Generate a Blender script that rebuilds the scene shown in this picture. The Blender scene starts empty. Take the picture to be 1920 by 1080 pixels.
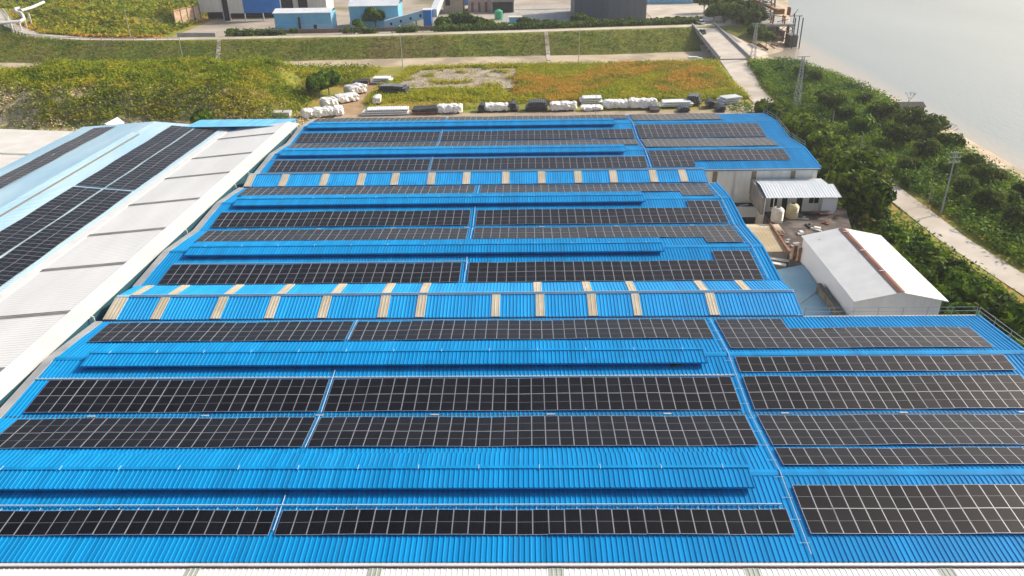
import bpy, math, random
import numpy as np
from mathutils import Vector, Matrix, noise as mnoise
R=math.radians
sc=bpy.context.scene; col=sc.collection
# ---------------- camera, sky, sun, exposure ----------------
CAM_H=49.55; F_PX=1459.4; PITCH=R(27.036); YAW=R(1.4192); ROLL=R(-1.1152)
_fw=Vector((-math.sin(YAW)*math.cos(PITCH),math.cos(YAW)*math.cos(PITCH),-math.sin(PITCH)))
_r0=Vector((math.cos(YAW),math.sin(YAW),0)); _u0=_r0.cross(_fw)
_rt=math.cos(ROLL)*_r0+math.sin(ROLL)*_u0; _up=-math.sin(ROLL)*_r0+math.cos(ROLL)*_u0
cd=bpy.data.cameras.new('camera'); cam=bpy.data.objects.new('camera',cd); col.objects.link(cam)
cd.sensor_width=36; cd.lens=36*F_PX/1920; cd.clip_start=0.5; cd.clip_end=9000
cam.matrix_world=Matrix(((_rt.x,_up.x,-_fw.x,0),(_rt.y,_up.y,-_fw.y,0),(_rt.z,_up.z,-_fw.z,CAM_H),(0,0,0,1)))
sc.camera=cam
SUN_EL=R(34); SUN_AZ=R(-27)   # azimuth measured from +X towards -Y
w=bpy.data.worlds.new('World'); sc.world=w; w.use_nodes=True
nt=w.node_tree; bg=nt.nodes['Background']; sky=nt.nodes.new('ShaderNodeTexSky'); sky.sky_type='NISHITA'
sky.sun_disc=False; sky.sun_elevation=SUN_EL; sky.sun_rotation=R(90)+SUN_AZ
sky.air_density=1.0; sky.dust_density=4.0; sky.ozone_density=1.0
nt.links.new(sky.outputs[0],bg.inputs[0]); bg.inputs[1].default_value=0.145
sl=bpy.data.lights.new('sun','SUN'); sun=bpy.data.objects.new('sun',sl); col.objects.link(sun)
sl.energy=3.9; sl.angle=R(2.2); sl.color=(1.0,0.92,0.80)
sd=Vector((math.cos(SUN_EL)*math.cos(SUN_AZ),-math.cos(SUN_EL)*math.sin(SUN_AZ),math.sin(SUN_EL)))
sun.rotation_euler=sd.to_track_quat('Z','Y').to_euler(); sun.location=(80,0,90)
sc.view_settings.view_transform='Standard'; sc.view_settings.look='None'
sc.view_settings.exposure=0.32; sc.view_settings.gamma=1
def U(px,py,z=0.0):
    """world point at height z seen at photo position (1920x1080): used to survey the place"""
    d=_fw+_rt*((px-960)/F_PX)-_up*((py-540)/F_PX); t=(z-CAM_H)/d.z
    return Vector((d.x*t,d.y*t,z))
# ---------------- helpers ----------------
def mat(name,c,rough=.6,metal=0,c2=None,scale=1.0,detail=4,stretch=(1,1,1),bump=0,coat=0,spec=.5,obj=False,rand=0,contrast=(.35,.65),c3=None,s3=.05):
    m=bpy.data.materials.new(name); m.use_nodes=True; t=m.node_tree; p=t.nodes['Principled BSDF']
    p.inputs['Roughness'].default_value=rough; p.inputs['Metallic'].default_value=metal
    p.inputs['Specular IOR Level'].default_value=spec
    if coat: p.inputs['Coat Weight'].default_value=coat; p.inputs['Coat Roughness'].default_value=.1
    p.inputs['Base Color'].default_value=(*c,1)
    out=None
    def nz(sc_,st,det=detail):
        tc=t.nodes.new('ShaderNodeTexCoord'); mp=t.nodes.new('ShaderNodeMapping'); n=t.nodes.new('ShaderNodeTexNoise')
        if obj: t.links.new(tc.outputs['Object'],mp.inputs[0])
        else:
            g=t.nodes.new('ShaderNodeNewGeometry'); t.links.new(g.outputs['Position'],mp.inputs[0])
        mp.inputs['Scale'].default_value=st; n.inputs['Scale'].default_value=sc_; n.inputs['Detail'].default_value=det
        t.links.new(mp.outputs[0],n.inputs['Vector']); return n
    if c2:
        n=nz(scale,stretch); cr=t.nodes.new('ShaderNodeValToRGB')
        cr.color_ramp.elements[0].position=contrast[0]; cr.color_ramp.elements[1].position=contrast[1]
        cr.color_ramp.elements[0].color=(*c,1); cr.color_ramp.elements[1].color=(*c2,1)
        t.links.new(n.outputs['Fac'],cr.inputs[0]); out=cr.outputs[0]
        if bump:
            b=t.nodes.new('ShaderNodeBump'); b.inputs['Strength'].default_value=bump; b.inputs['Distance'].default_value=.1
            t.links.new(n.outputs['Fac'],b.inputs['Height']); t.links.new(b.outputs[0],p.inputs['Normal'])
    if c3:
        n3=nz(s3,(1,1,1),5); r3=t.nodes.new('ShaderNodeValToRGB'); r3.color_ramp.elements[0].position=.5; r3.color_ramp.elements[1].position=.62
        mx=t.nodes.new('ShaderNodeMix'); mx.data_type='RGBA'; t.links.new(n3.outputs['Fac'],r3.inputs[0]); t.links.new(r3.outputs[0],mx.inputs[0])
        if out: t.links.new(out,mx.inputs[6])
        else: mx.inputs[6].default_value=(*c,1)
        mx.inputs[7].default_value=(*c3,1); out=mx.outputs[2]
    if rand:
        oi=t.nodes.new('ShaderNodeObjectInfo'); hs=t.nodes.new('ShaderNodeHueSaturation'); mr=t.nodes.new('ShaderNodeMapRange')
        mr.inputs[3].default_value=1-rand; mr.inputs[4].default_value=1+rand
        t.links.new(oi.outputs['Random'],mr.inputs[0]); t.links.new(mr.outputs[0],hs.inputs['Value'])
        if out: t.links.new(out,hs.inputs['Color'])
        else: hs.inputs['Color'].default_value=(*c,1)
        out=hs.outputs[0]
    if out: t.links.new(out,p.inputs['Base Color'])
    return m
class MB:
    def __init__(s): s.v=[]; s.f=[]; s.m=[]
    def add(s,vs,fs,mi=0):
        o=len(s.v); s.v+= [tuple(a) for a in vs]; s.f+=[tuple(i+o for i in f) for f in fs]; s.m+=[mi]*len(fs); return s
    def box(s,a,b,mi=0):
        (x0,y0,z0),(x1,y1,z1)=a,b
        return s.add([(x0,y0,z0),(x1,y0,z0),(x1,y1,z0),(x0,y1,z0),(x0,y0,z1),(x1,y0,z1),(x1,y1,z1),(x0,y1,z1)],
            [(0,3,2,1),(4,5,6,7),(0,1,5,4),(1,2,6,5),(2,3,7,6),(3,0,4,7)],mi)
    def obox(s,c,h,rz=0,mi=0,rx=0,ry=0):
        M=Matrix.Translation(c)@Matrix.Rotation(rz,4,'Z')@Matrix.Rotation(ry,4,'Y')@Matrix.Rotation(rx,4,'X')
        k=[M@Vector((sx*h[0],sy*h[1],sz*h[2])) for sz in(-1,1) for sx,sy in((-1,-1),(1,-1),(1,1),(-1,1))]
        return s.add(k,[(0,3,2,1),(4,5,6,7),(0,1,5,4),(1,2,6,5),(2,3,7,6),(3,0,4,7)],mi)
    def tube(s,pts,r,n=8,mi=0,r2=None,cap=True):
        pts=[Vector(p) for p in pts]; rings=[]
        for i,p in enumerate(pts):
            d=(pts[min(i+1,len(pts)-1)]-pts[max(i-1,0)]).normalized()
            a=d.cross(Vector((0,0,1))); 
            if a.length<.05: a=d.cross(Vector((1,0,0)))
            a.normalize(); b=d.cross(a); rr=r if r2 is None else r+(r2-r)*i/(len(pts)-1)
            rings.append([p+rr*(math.cos(2*math.pi*k/n)*a+math.sin(2*math.pi*k/n)*b) for k in range(n)])
        vs=[q for g in rings for q in g]; fs=[]
        for i in range(len(pts)-1):
            for k in range(n): fs.append((i*n+k,i*n+(k+1)%n,(i+1)*n+(k+1)%n,(i+1)*n+k))
        if cap: fs.append(tuple(range(n))[::-1]); fs.append(tuple(range(len(vs)-n,len(vs))))
        return s.add(vs,fs,mi)
    def prism(s,poly,z0,z1,mi=0):
        n=len(poly); zt=z1 if isinstance(z1,(list,tuple)) else [z1]*n
        vs=[(p[0],p[1],z0) for p in poly]+[(p[0],p[1],zt[i]) for i,p in enumerate(poly)]
        return s.add(vs,[tuple(range(n))[::-1],tuple(range(n,2*n))]+[(i,(i+1)%n,n+(i+1)%n,n+i) for i in range(n)],mi)
    def ribs(s,O,A,L,B,prof,pitch=.36,h=.058,w=.05,mi=0,th=.03,skirt=True):
        """corrugated sheet: ribs repeat along horizontal unit vector A for length L and run along B following prof [(b,z)]"""
        O=Vector(O); A=Vector(A); B=Vector(B); n=max(1,int(round(L/pitch))); pt=L/n; xs=[];zs=[]
        for i in range(n):
            x=i*pt
            xs+=[x,x+pt-2.4*w,x+pt-1.8*w,x+pt-.6*w]; zs+=[0,0,h,h]
        xs.append(L); zs.append(0)
        m=len(xs); vs=[]
        for (b,z) in prof:
            vs+=[O+A*xs[j]+B*b+Vector((0,0,z+zs[j])) for j in range(m)]
        fs=[]
        for k in range(len(prof)-1):
            for j in range(m-1): fs.append((k*m+j,k*m+j+1,(k+1)*m+j+1,(k+1)*m+j))
        s.add(vs,fs,mi)
        return s
    def build(s,name,mats,parent=None,smooth=False,kind=None,label=None):
        me=bpy.data.meshes.new(name); me.from_pydata(s.v,[],s.f)
        if not isinstance(mats,(list,tuple)): mats=[mats]
        for k in mats: me.materials.append(k)
        if len(mats)>1: me.polygons.foreach_set('material_index',s.m)
        if smooth: me.polygons.foreach_set('use_smooth',[True]*len(me.polygons))
        me.update(); o=bpy.data.objects.new(name,me); col.objects.link(o)
        if parent is not None:
            o.parent=parent; o.matrix_parent_inverse=parent.matrix_basis.inverted() if hasattr(parent,"location") and parent.type=="EMPTY" else Matrix()
        if kind: o['kind']=kind
        if label: o['label']=label
        return o
def tag(o,label,cat,group=None):
    o['label']=label; o['category']=cat
    if group: o['group']=group
    return o
def thing(name,loc,label,cat,group=None,rz=0):
    o=bpy.data.objects.new(name,None); o.location=loc; o.rotation_euler=(0,0,rz); o.empty_display_size=.5; col.objects.link(o)
    return tag(o,label,cat,group)
def local(o,parent):   # part whose mesh is written in its thing's own coordinates
    o.parent=parent; o.matrix_parent_inverse=Matrix(); return o
def copy_tree(o,parent=None):
    c=o.copy(); col.objects.link(c)
    if parent is not None: c.parent=parent
    for ch in o.children: copy_tree(ch,c)
    return c
ORD=['first','second','third','fourth','fifth','sixth','seventh','eighth','ninth','tenth','eleventh','twelfth','thirteenth','fourteenth','fifteenth','sixteenth','seventeenth','eighteenth','nineteenth','twentieth']
# ---------------- materials ----------------
def rib_paint(name,c,c2,rough=.42,streak=(3.0,.12,1)):
    m=mat(name,c,rough,0,c2,.35,5,streak,contrast=(.3,.7)); t=m.node_tree; p=t.nodes['Principled BSDF']
    # each steel sheet weathers a little differently, with dusty runs down the slope
    g=t.nodes.new('ShaderNodeNewGeometry'); mp=t.nodes.new('ShaderNodeMapping'); mp.inputs['Scale'].default_value=(1/.76,1/9.,0); t.links.new(g.outputs['Position'],mp.inputs[0])
    fl=t.nodes.new('ShaderNodeVectorMath'); fl.operation='FLOOR'; t.links.new(mp.outputs[0],fl.inputs[0]); wn=t.nodes.new('ShaderNodeTexWhiteNoise'); t.links.new(fl.outputs[0],wn.inputs['Vector'])
    mr=t.nodes.new('ShaderNodeMapRange'); mr.inputs[3].default_value=.90; mr.inputs[4].default_value=1.08; t.links.new(wn.outputs['Value'],mr.inputs[0])
    hs=t.nodes.new('ShaderNodeHueSaturation'); t.links.new(mr.outputs[0],hs.inputs['Value'])
    n=t.nodes.new('ShaderNodeTexNoise'); n.inputs['Scale'].default_value=1; n.inputs['Detail'].default_value=6; m2=t.nodes.new('ShaderNodeMapping'); m2.inputs['Scale'].default_value=(1.6,.09,1); t.links.new(g.outputs['Position'],m2.inputs[0]); t.links.new(m2.outputs[0],n.inputs['Vector'])
    cr=t.nodes.new('ShaderNodeValToRGB'); cr.color_ramp.elements[0].position=.56; cr.color_ramp.elements[1].position=.80; cr.color_ramp.elements[1].color=(.22,.22,.22,1); t.links.new(n.outputs['Fac'],cr.inputs[0])
    mx=t.nodes.new('ShaderNodeMix'); mx.data_type='RGBA'; mx.inputs[7].default_value=(.06,.30,.50,1); t.links.new(cr.outputs[0],mx.inputs[0]); t.links.new(hs.outputs[0],mx.inputs[6])
    src=p.inputs['Base Color'].links[0].from_socket; t.links.new(src,hs.inputs['Color']); t.links.new(mx.outputs[2],p.inputs['Base Color']); return m
BLUE=rib_paint('blue_painted_steel',(.0008,.205,.475),(.003,.255,.56),.55); BLUE.node_tree.nodes['Principled BSDF'].inputs['Specular IOR Level'].default_value=.1
BLUE_LINK=rib_paint('brighter_blue_steel',(.002,.265,.60),(.010,.34,.70),.5); BLUE_LINK.node_tree.nodes['Principled BSDF'].inputs['Specular IOR Level'].default_value=.25
BLUE_SKY=rib_paint('faded_blue_steel',(.06,.32,.56),(.14,.42,.64))
PALE_BLUE=mat('pale_blue_steel',(.40,.62,.74),.5,0,(.56,.74,.80),.12,5,(1.5,.4,1))
WHITE=mat('white_steel',(.70,.69,.65),.5,0,(.78,.77,.73),.2,5,(1,.3,1))
WHITE2=mat('white_painted_metal',(.64,.64,.62),.45,0,(.57,.57,.55),.5)
GREYSTEEL=mat('grey_flashing',(.30,.31,.31),.5,.1,(.44,.43,.40),.4)
PIPE=mat('white_pipe',(.36,.54,.66),.5)
ALU=mat('aluminium_frame',(.40,.40,.42),.45,.4)
GLASS=None
def glassmat():
    m=bpy.data.materials.new('solar_cell_glass'); m.use_nodes=True; t=m.node_tree; p=t.nodes['Principled BSDF']
    tc=t.nodes.new('ShaderNodeTexCoord'); sx=t.nodes.new('ShaderNodeSeparateXYZ'); t.links.new(tc.outputs['Object'],sx.inputs[0])
    def line(o,per,wd):
        a=t.nodes.new('ShaderNodeMath'); a.operation='MULTIPLY'; a.inputs[1].default_value=1/per; t.links.new(o,a.inputs[0])
        b=t.nodes.new('ShaderNodeMath'); b.operation='FRACT'; t.links.new(a.outputs[0],b.inputs[0])
        c=t.nodes.new('ShaderNodeMath'); c.operation='LESS_THAN'; c.inputs[1].default_value=wd; t.links.new(b.outputs[0],c.inputs[0]); return c.outputs[0]
    l1=line(sx.outputs['X'],.178,.05); l2=line(sx.outputs['Y'],.09,.03)
    mxx=t.nodes.new('ShaderNodeMath'); mxx.operation='MAXIMUM'; t.links.new(l1,mxx.inputs[0]); t.links.new(l2,mxx.inputs[1])
    mx=t.nodes.new('ShaderNodeMix'); mx.data_type='RGBA'; mx.inputs[6].default_value=(.003,.003,.0042,1); mx.inputs[7].default_value=(.016,.016,.019,1)
    t.links.new(mxx.outputs[0],mx.inputs[0])
    oi=t.nodes.new('ShaderNodeObjectInfo'); hs=t.nodes.new('ShaderNodeHueSaturation'); mr=t.nodes.new('ShaderNodeMapRange'); mr.inputs[3].default_value=.5; mr.inputs[4].default_value=1.6
    t.links.new(oi.outputs['Random'],mr.inputs[0]); t.links.new(mr.outputs[0],hs.inputs['Value']); t.links.new(mx.outputs[2],hs.inputs['Color'])
    p.inputs['Sheen Weight'].default_value=.22; p.inputs['Sheen Tint'].default_value=(.80,.66,.56,1); p.inputs['Sheen Roughness'].default_value=.30
    t.links.new(hs.outputs[0],p.inputs['Base Color']); p.inputs['Roughness'].default_value=.27; p.inputs['IOR'].default_value=1.29
    return m
GLASS=glassmat()
TAN=mat('tan_fibreglass_skylight',(.44,.37,.25),.6,0,(.54,.48,.36),.8,4,(1,.5,1))
GREYSKY=mat('grey_green_skylight',(.30,.34,.28),.5,0,(.40,.43,.37),.6)
CONC=mat('pale_concrete',(.46,.40,.33),.85,0,(.56,.50,.42),.25,6,c3=(.40,.34,.27),s3=.06)
CONC2=mat('grey_concrete',(.30,.29,.27),.85,0,(.42,.40,.37),.4,6)
WOODPOLE=mat('concrete_pole',(.42,.41,.38),.8)
STEEL=mat('galvanised_steel',(.42,.43,.43),.5,.4)
BARK=mat('bark',(.10,.075,.05),.9,0,(.16,.12,.09),2)
DARK=mat('dark_opening',(.012,.013,.016),.7)
RUST=mat('rusty_steel',(.16,.06,.03),.85,0,(.30,.14,.08),1.2,6)
BLACKTARP=mat('black_tarpaulin',(.018,.018,.022),.6,0,(.045,.045,.05),.8)
CREAM=mat('cream_cladding',(.66,.60,.50),.6,0,(.74,.69,.60),.5,4,(2,1,.3))
def leafmat(name,c,c2,scale=.5,c3=None,rand=.0):
    m=mat(name,c,.6,0,c2,scale,4,contrast=(.38,.62),c3=c3,s3=.12,spec=.1,rand=rand)
    t=m.node_tree; p=t.nodes['Principled BSDF']; o=t.nodes['Material Output']; tr=t.nodes.new('ShaderNodeBsdfTranslucent'); mx=t.nodes.new('ShaderNodeMixShader'); mx.inputs[0].default_value=.32
    l=[x for x in t.links if x.to_node==p and x.to_socket.name=='Base Color']
    if l: t.links.new(l[0].from_socket,tr.inputs[0])
    t.links.new(p.outputs[0],mx.inputs[1]); t.links.new(tr.outputs[0],mx.inputs[2]); t.links.new(mx.outputs[0],o.inputs['Surface']); return m
LEAF_D=leafmat('dark_tree_leaves',(.014,.045,.007),(.20,.28,.014),.7,rand=.25)  # brighter tone painted in for sunlit crown tops, in random patches
LEAF_M=leafmat('mid_tree_leaves',(.022,.062,.005),(.15,.235,.012),.5,rand=.3)
LEAF_B=leafmat('olive_bank_leaves',(.035,.065,.010),(.15,.20,.025),.4,rand=.3)
SHRUB=leafmat('shrub_leaves',(.095,.15,.004),(.27,.31,.006),.22,c3=(.34,.31,.012))
BANKV=leafmat('bank_shrub_leaves',(.065,.15,.006),(.19,.29,.01),.22,c3=(.04,.095,.006))
DRYG=leafmat('dry_orange_grass',(.46,.33,.03),(.60,.32,.045),.10,c3=(.26,.26,.015))
GRASSY=leafmat('yellow_green_grass',(.28,.33,.008),(.44,.40,.015),.12)
# ---------------- terrain ----------------
def ip(x,t): return float(np.interp(x,[a for a,b in t],[b for a,b in t]))
TA=[(-3000,1500),(-260,370),(-215,290),(-190,262),(-173,256.5),(-118,254.1),(-60,253.3),(-5,255.3),(26,254.7),(60,257.4),(90,259),(3000,259)]
TB=[(-3000,1530),(-250,372),(-215,302),(-187,279),(-145,272.5),(-107,271.5),(-64,274.8),(-5,277),(28,276.8),(54,280),(95,283),(3000,283)]
TC=[(-3000,1560),(-244,377),(-209,326),(-186,300.4),(-162,289.5),(-141,286.5),(-112,285.8),(-66,287.1),(-5,290.7),(61,297.8),(90,301),(3000,301)]
XS=[(-200,101),(150,99.8),(207,100.2),(226,98.5),(237,95.6),(254,91.5),(266,84),(276,82),(284,90),(292,93),(337,108.9),(422,133),(3000,600)]
def ss(t): t=max(0,min(1,t)); return t*t*(3-2*t)
def nz(x,y,s,o=0): return mnoise.noise(Vector((x*s,y*s,o)))
def ground(x,y):
    a,b,c=ip(x,TA),ip(x,TB),ip(x,TC)
    if y<a: z=.18*nz(x,y,.07)+.0
    elif y<a+3: z=-1.5*ss((y-a)/3)
    elif y<b: z=-1.5+.12*nz(x,y,.1,3)
    elif y<c: z=-1.5+5.5*(y-b)/(c-b)
    elif y<c+6.5: z=4
    elif y<c+14: z=4-1.5*ss((y-c-6.5)/7.5)
    else: z=2.5
    if y<a:
        m=7.2*ss((1-abs((x+104)/48))*2.4)*ss((y-180-2.5*nz(x,1,.09))/16)*ss((249-y)/26)
        m+=3.5*ss(1-math.hypot((x+150)/26,(y-206)/16))*1.2
        z+=m*(1+.28*nz(x,y,.05,7)+.15*nz(x,y,.16,2))
        z=z if y>170 else min(z,.1)
    if y>c+14 and x<-140:
        z+=(3.5+2*nz(x,y,.03,1))*ss((-140-x)/30)*ss((y-c-14)/30)
    d=x-ip(y,XS)
    if d>-12: z=min(z,-2.5-.23*d) if d<8 else -5.2
    return z
def lin(a,b,n): return [a+(b-a)*i/n for i in range(n)]
xsg=lin(-3000,-700,4)+lin(-700,-320,12)+lin(-320,70,170)+lin(70,140,48)+lin(140,400,10)+lin(400,3000,5)+[3000]
tb=MB(); rows=None; grid=[]
for x in xsg:
    a,b,c=ip(x,TA),ip(x,TB),ip(x,TC)
    ys=lin(-300,0,5)+lin(0,165,40)+lin(165,a,44)+lin(a,a+3,2)+lin(a+3,b,7)+lin(b,c,8)+lin(c,c+6.5,2)+lin(c+6.5,c+14,4)+lin(c+14,c+170,50)+lin(c+170,c+2600,8)+[c+2600]
    seg=[0]*(5+40+44)+[1]*9+[2]*8+[0]*2+[3]*4+[3]*50+[3]*8
    grid.append([(x,y,ground(x,y)) for y in ys])
ny=len(grid[0])
tb.v=[p for g in grid for p in g]
for i in range(len(grid)-1):
    for j in range(ny-1):
        v=i*ny+j; p=grid[i][j]; k=seg[j]
        if p[2]<-.55 and p[0]>60: k=1
        elif k==3: k=0 if p[0]<-135 else 3
        elif k==0 and p[1]<196 and p[0]<-48 and p[1]>176: k=4
        elif k==0 and 6<p[1]<165 and p[0]<52: k=5
        tb.f.append((v,v+ny,v+ny+1,v+1)); tb.m.append(k)
G_FIELD=mat('field_soil',(.17,.19,.015),.95,0,(.30,.26,.03),.12,8,c3=(.32,.20,.03),s3=.05)
G_SAND=mat('sandy_bed',(.40,.31,.20),.95,0,(.50,.41,.29),.15,8,c3=(.30,.24,.16),s3=.09)
G_LEVEE=mat('levee_turf',(.10,.135,.008),.95,0,(.18,.195,.012),.11,9,bump=.5,c3=(.17,.14,.04),s3=.035)
G_YARD=mat('yard_dirt',(.30,.25,.19),.95,0,(.42,.36,.29),.08,8,c3=(.16,.15,.07),s3=.03)
G_ROCK=mat('pale_rock_cut',(.36,.28,.11),.95,0,(.75,.62,.42),.9,9,bump=.8,c3=(.16,.17,.04),s3=.12)
G_DARK=mat('packed_yard',(.05,.048,.042),.9,0,(.10,.095,.08),.2,8)
terr=tb.build('ground',[G_FIELD,G_SAND,G_LEVEE,G_YARD,G_ROCK,G_DARK],kind='structure',smooth=True)
def wmat():
    m=mat('river_water',(.20,.235,.22),.25,spec=.28); t=m.node_tree; p=t.nodes['Principled BSDF']
    g=t.nodes.new('ShaderNodeNewGeometry'); mp=t.nodes.new('ShaderNodeMapping'); mp.inputs['Scale'].default_value=(1,.45,1); mp.inputs['Rotation'].default_value=(0,0,R(-12))
    n=t.nodes.new('ShaderNodeTexNoise'); n.inputs['Scale'].default_value=.9; n.inputs['Detail'].default_value=6
    b=t.nodes.new('ShaderNodeBump'); b.inputs['Strength'].default_value=.32; b.inputs['Distance'].default_value=.25
    t.links.new(g.outputs['Position'],mp.inputs[0]); t.links.new(mp.outputs[0],n.inputs['Vector']); t.links.new(n.outputs['Fac'],b.inputs['Height']); t.links.new(b.outputs[0],p.inputs['Normal'])
    n2=t.nodes.new('ShaderNodeTexNoise'); n2.inputs['Scale'].default_value=.012; n2.inputs['Detail'].default_value=5; t.links.new(mp.outputs[0],n2.inputs['Vector'])
    cr=t.nodes.new('ShaderNodeValToRGB'); cr.color_ramp.elements[0].position=.35; cr.color_ramp.elements[1].position=.7
    cr.color_ramp.elements[0].color=(.19,.222,.21,1); cr.color_ramp.elements[1].color=(.24,.268,.255,1); t.links.new(n2.outputs['Fac'],cr.inputs[0])
    # silt-brown shallows: distance from the bank line (a property of the water itself)
    sx=t.nodes.new('ShaderNodeSeparateXYZ'); t.links.new(g.outputs['Position'],sx.inputs[0])
    mr=t.nodes.new('ShaderNodeMapRange'); mr.inputs[1].default_value=97; mr.inputs[2].default_value=109; mr.inputs[3].default_value=1; mr.inputs[4].default_value=0
    t.links.new(sx.outputs['X'],mr.inputs[0]); mr.interpolation_type='SMOOTHSTEP'
    mx=t.nodes.new('ShaderNodeMix'); mx.data_type='RGBA'; t.links.new(mr.outputs[0],mx.inputs[0]); t.links.new(cr.outputs[0],mx.inputs[6]); mx.inputs[7].default_value=(.34,.29,.22,1)
    t.links.new(mx.outputs[2],p.inputs['Base Color'])
    return m
mb=MB(); mb.add([(60,-300,-2.5),(3000,-300,-2.5),(3000,3000,-2.5),(60,3000,-2.5)],[(0,1,2,3)]); mb.build('river_water',wmat(),kind='structure')
# roads: strips following the ground
def strip(name,pts,wd,m,lift=.06,kind='structure',zf=None,step=3):
    P=[]
    for i in range(len(pts)-1):
        a,b=Vector(pts[i]),Vector(pts[i+1]); n=max(1,int((b-a).length/step))
        P+=[a.lerp(b,k/n) for k in range(n)]
    P.append(Vector(pts[-1])); b=MB(); n=len(P); vs=[]
    for i,p in enumerate(P):
        d=(P[min(i+1,n-1)]-P[max(i-1,0)]); d.z=0; d.normalize(); s=Vector((-d.y,d.x,0))
        ww=wd(i/(n-1)) if callable(wd) else wd
        zz=[(zf(q) if zf else max(ground(q.x,q.y),ground(p.x,p.y)))+lift for q in (p-s*ww/2,p+s*ww/2)]
        vs+=[(*(p-s*ww/2).xy,zz[0]),(*(p+s*ww/2).xy,zz[1]),(*(p-s*ww/2).xy,zz[0]-.5),(*(p+s*ww/2).xy,zz[1]-.5)]
    fs=[]
    for i in range(n-1):
        o=4*i; fs+=[(o,o+4,o+5,o+1),(o+2,o+6,o+4,o),(o+1,o+5,o+7,o+3)]
    b.add(vs,fs); return b.build(name,m,kind=kind)
V=Vector
def flat(z): return lambda q:z
strip('river_road',[V((66,258,0)),V((64,240,0)),V((61,215,0)),V((60.5,199,0)),V((62,185,0)),V((64.5,160,0)),V((65.6,131,0)),V((66,112,0)),V((68,96,0)),V((72,70,0)),V((78,30,0))],lambda t:8.5-4.0*min(1,t*3.2),CONC,.10,zf=flat(0.05))
strip('levee_road',[V((-244-3,377+0,4)),V((-209-2,329,4)),V((-186,303.4,4)),V((-162,292.6,4)),V((-141,289.6,4)),V((-112,288.9,4)),V((-66,290.2,4)),V((-5,293.8,4)),V((61,300.9,4)),V((90,304,4))],4.4,CONC,.05,zf=flat(4.0))
strip('riverside_path',[V((-212,335,4)),V((-205,352,4)),V((-214,366,4)),V((-228,372,4)),V((-170,392,4))],5,G_SAND,.25)
strip('dirt_path',[V((-43,188,0)),V((-44,196,0)),V((-47,206,0)),V((-47,218,0)),V((-46,232,0)),V((-42,240,0))],lambda t:5.5,mat('brown_dirt',(.28,.17,.08),.95,0,(.40,.27,.15),.3,8),.05)
gp=MB(); pts=[(-38,222),(-4,219.5),(-3,247),(-20,249),(-33,246),(-36,236)]
gp.add([(x,y,.28) for x,y in pts]+[(x,y,-.3) for x,y in pts],[tuple(range(6))]+[(i,6+i,6+(i+1)%6,(i+1)%6) for i in range(6)])
gp.build('gravel_lot',mat('pinkish_gravel',(.26,.20,.16),.95,0,(.42,.35,.29),.35,9),kind='structure')
yd=MB(); yd.prism([(51,303),(73,309),(92,380),(50,402)],2.2,2.62); yd.build('concrete_yard',CONC,kind='structure')
yd=MB(); yd.prism([(-10,318),(17,318),(17,360),(-10,360)],2.3,2.58); yd.prism([(-10,364),(50,364),(50,374),(-10,374)],2.3,2.60); yd.build('paved_yard',CONC2,kind='structure')
st=MB(); st.prism([(-48,193),(59,193),(59,176),(-48,168)],-.3,.22); st.prism([(30,176),(58,176),(60,200),(52,199)],-.3,.26); st.build('service_track',mat('sandy_track',(.30,.23,.15),.95,0,(.40,.32,.23),.3,8),kind='structure')
# levee steps (pale strips running down the grass slope)
for (p0,p1,ww) in (((410,75),(390,128),1.5),((1024,61),(1029,112),1.4)):
    a=U(*p0,4);b=U(*p1,-1.4); k=MB()
    a=V((a.x,ip(a.x,TC),4.0)); b2=V((b.x,ip(b.x,TB),-1.5)); b3=V((b.x,ip(b.x,TB)-9,-1.5)); s=V((ww/2,0,0)); u=V((0,0,.14))
    k.add([a-s+u,a+s+u,b2+s+u,b2-s+u,b3-s+u,b3+s+u,a-s-u,a+s-u,b2+s-u,b2-s-u,b3-s-u,b3+s-u],[(0,3,2,1),(3,4,5,2),(0,6,9,3),(1,2,8,7),(3,9,10,4),(2,5,11,8),(4,10,11,5)])
    tag(k.build('embankment_steps',CONC),'%s pale concrete strip running down the grassy embankment'%('slanting' if p0[0]<900 else 'straight upright'),'steps')
# bridge
br=thing('concrete_bridge',(66,278,0),'pale concrete bridge with pillars carrying the road over the dry channel','bridge')
k=MB(); L0,L1,R0,R1=V((61.0,301,4.1)),V((61.5,256,.55)),V((69.4,304,4.1)),V((71.2,256,.55))
k.add([L0,L1,R1,R0]+[p-V((0,0,1.0)) for p in (L0,L1,R1,R0)],[(0,1,2,3),(4,7,6,5),(0,4,5,1),(2,6,7,3),(1,5,6,2),(0,3,7,4)]); k.build('bridge_deck',CONC,br)
for A,B in ((L0,L1),(R0,R1)):
    k=MB(); d=V((.18,0,0)); up=V((0,0,.75)); k.add([A-d,A+d,B+d,B-d]+[A-d+up,A+d+up,B+d+up,B-d+up],[(0,3,2,1),(4,5,6,7),(0,1,5,4),(1,2,6,5),(2,3,7,6),(3,0,4,7)]); k.build('parapet',CONC2,br)
for yy in (262,270,279,288):
    zt=.55+(yy-256)/46*3.55-1
    k=MB(); k.box((61.6,yy-.6,zt-.9),(70.2,yy+.6,zt+.02)); k.build('crossbeam',CONC2,br)
    for xx in (62.8,66,69.2): k=MB(); k.tube([(xx,yy,-2.5),(xx,yy,zt-.85)],.5,10); k.build('pillar',CONC,br)
# apron beside the bridge
ap=MB(); q=[U(1345,50,3.6),U(1362,60,3.2),U(1440,100,-1.2),U(1405,112,-1.0),U(1395,112,-.8),U(1340,52,3.4)]
ap.prism([(p.x,p.y) for p in q],-4,[p.z for p in q]); ap.build('concrete_slope',CONC,kind='structure')
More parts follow.
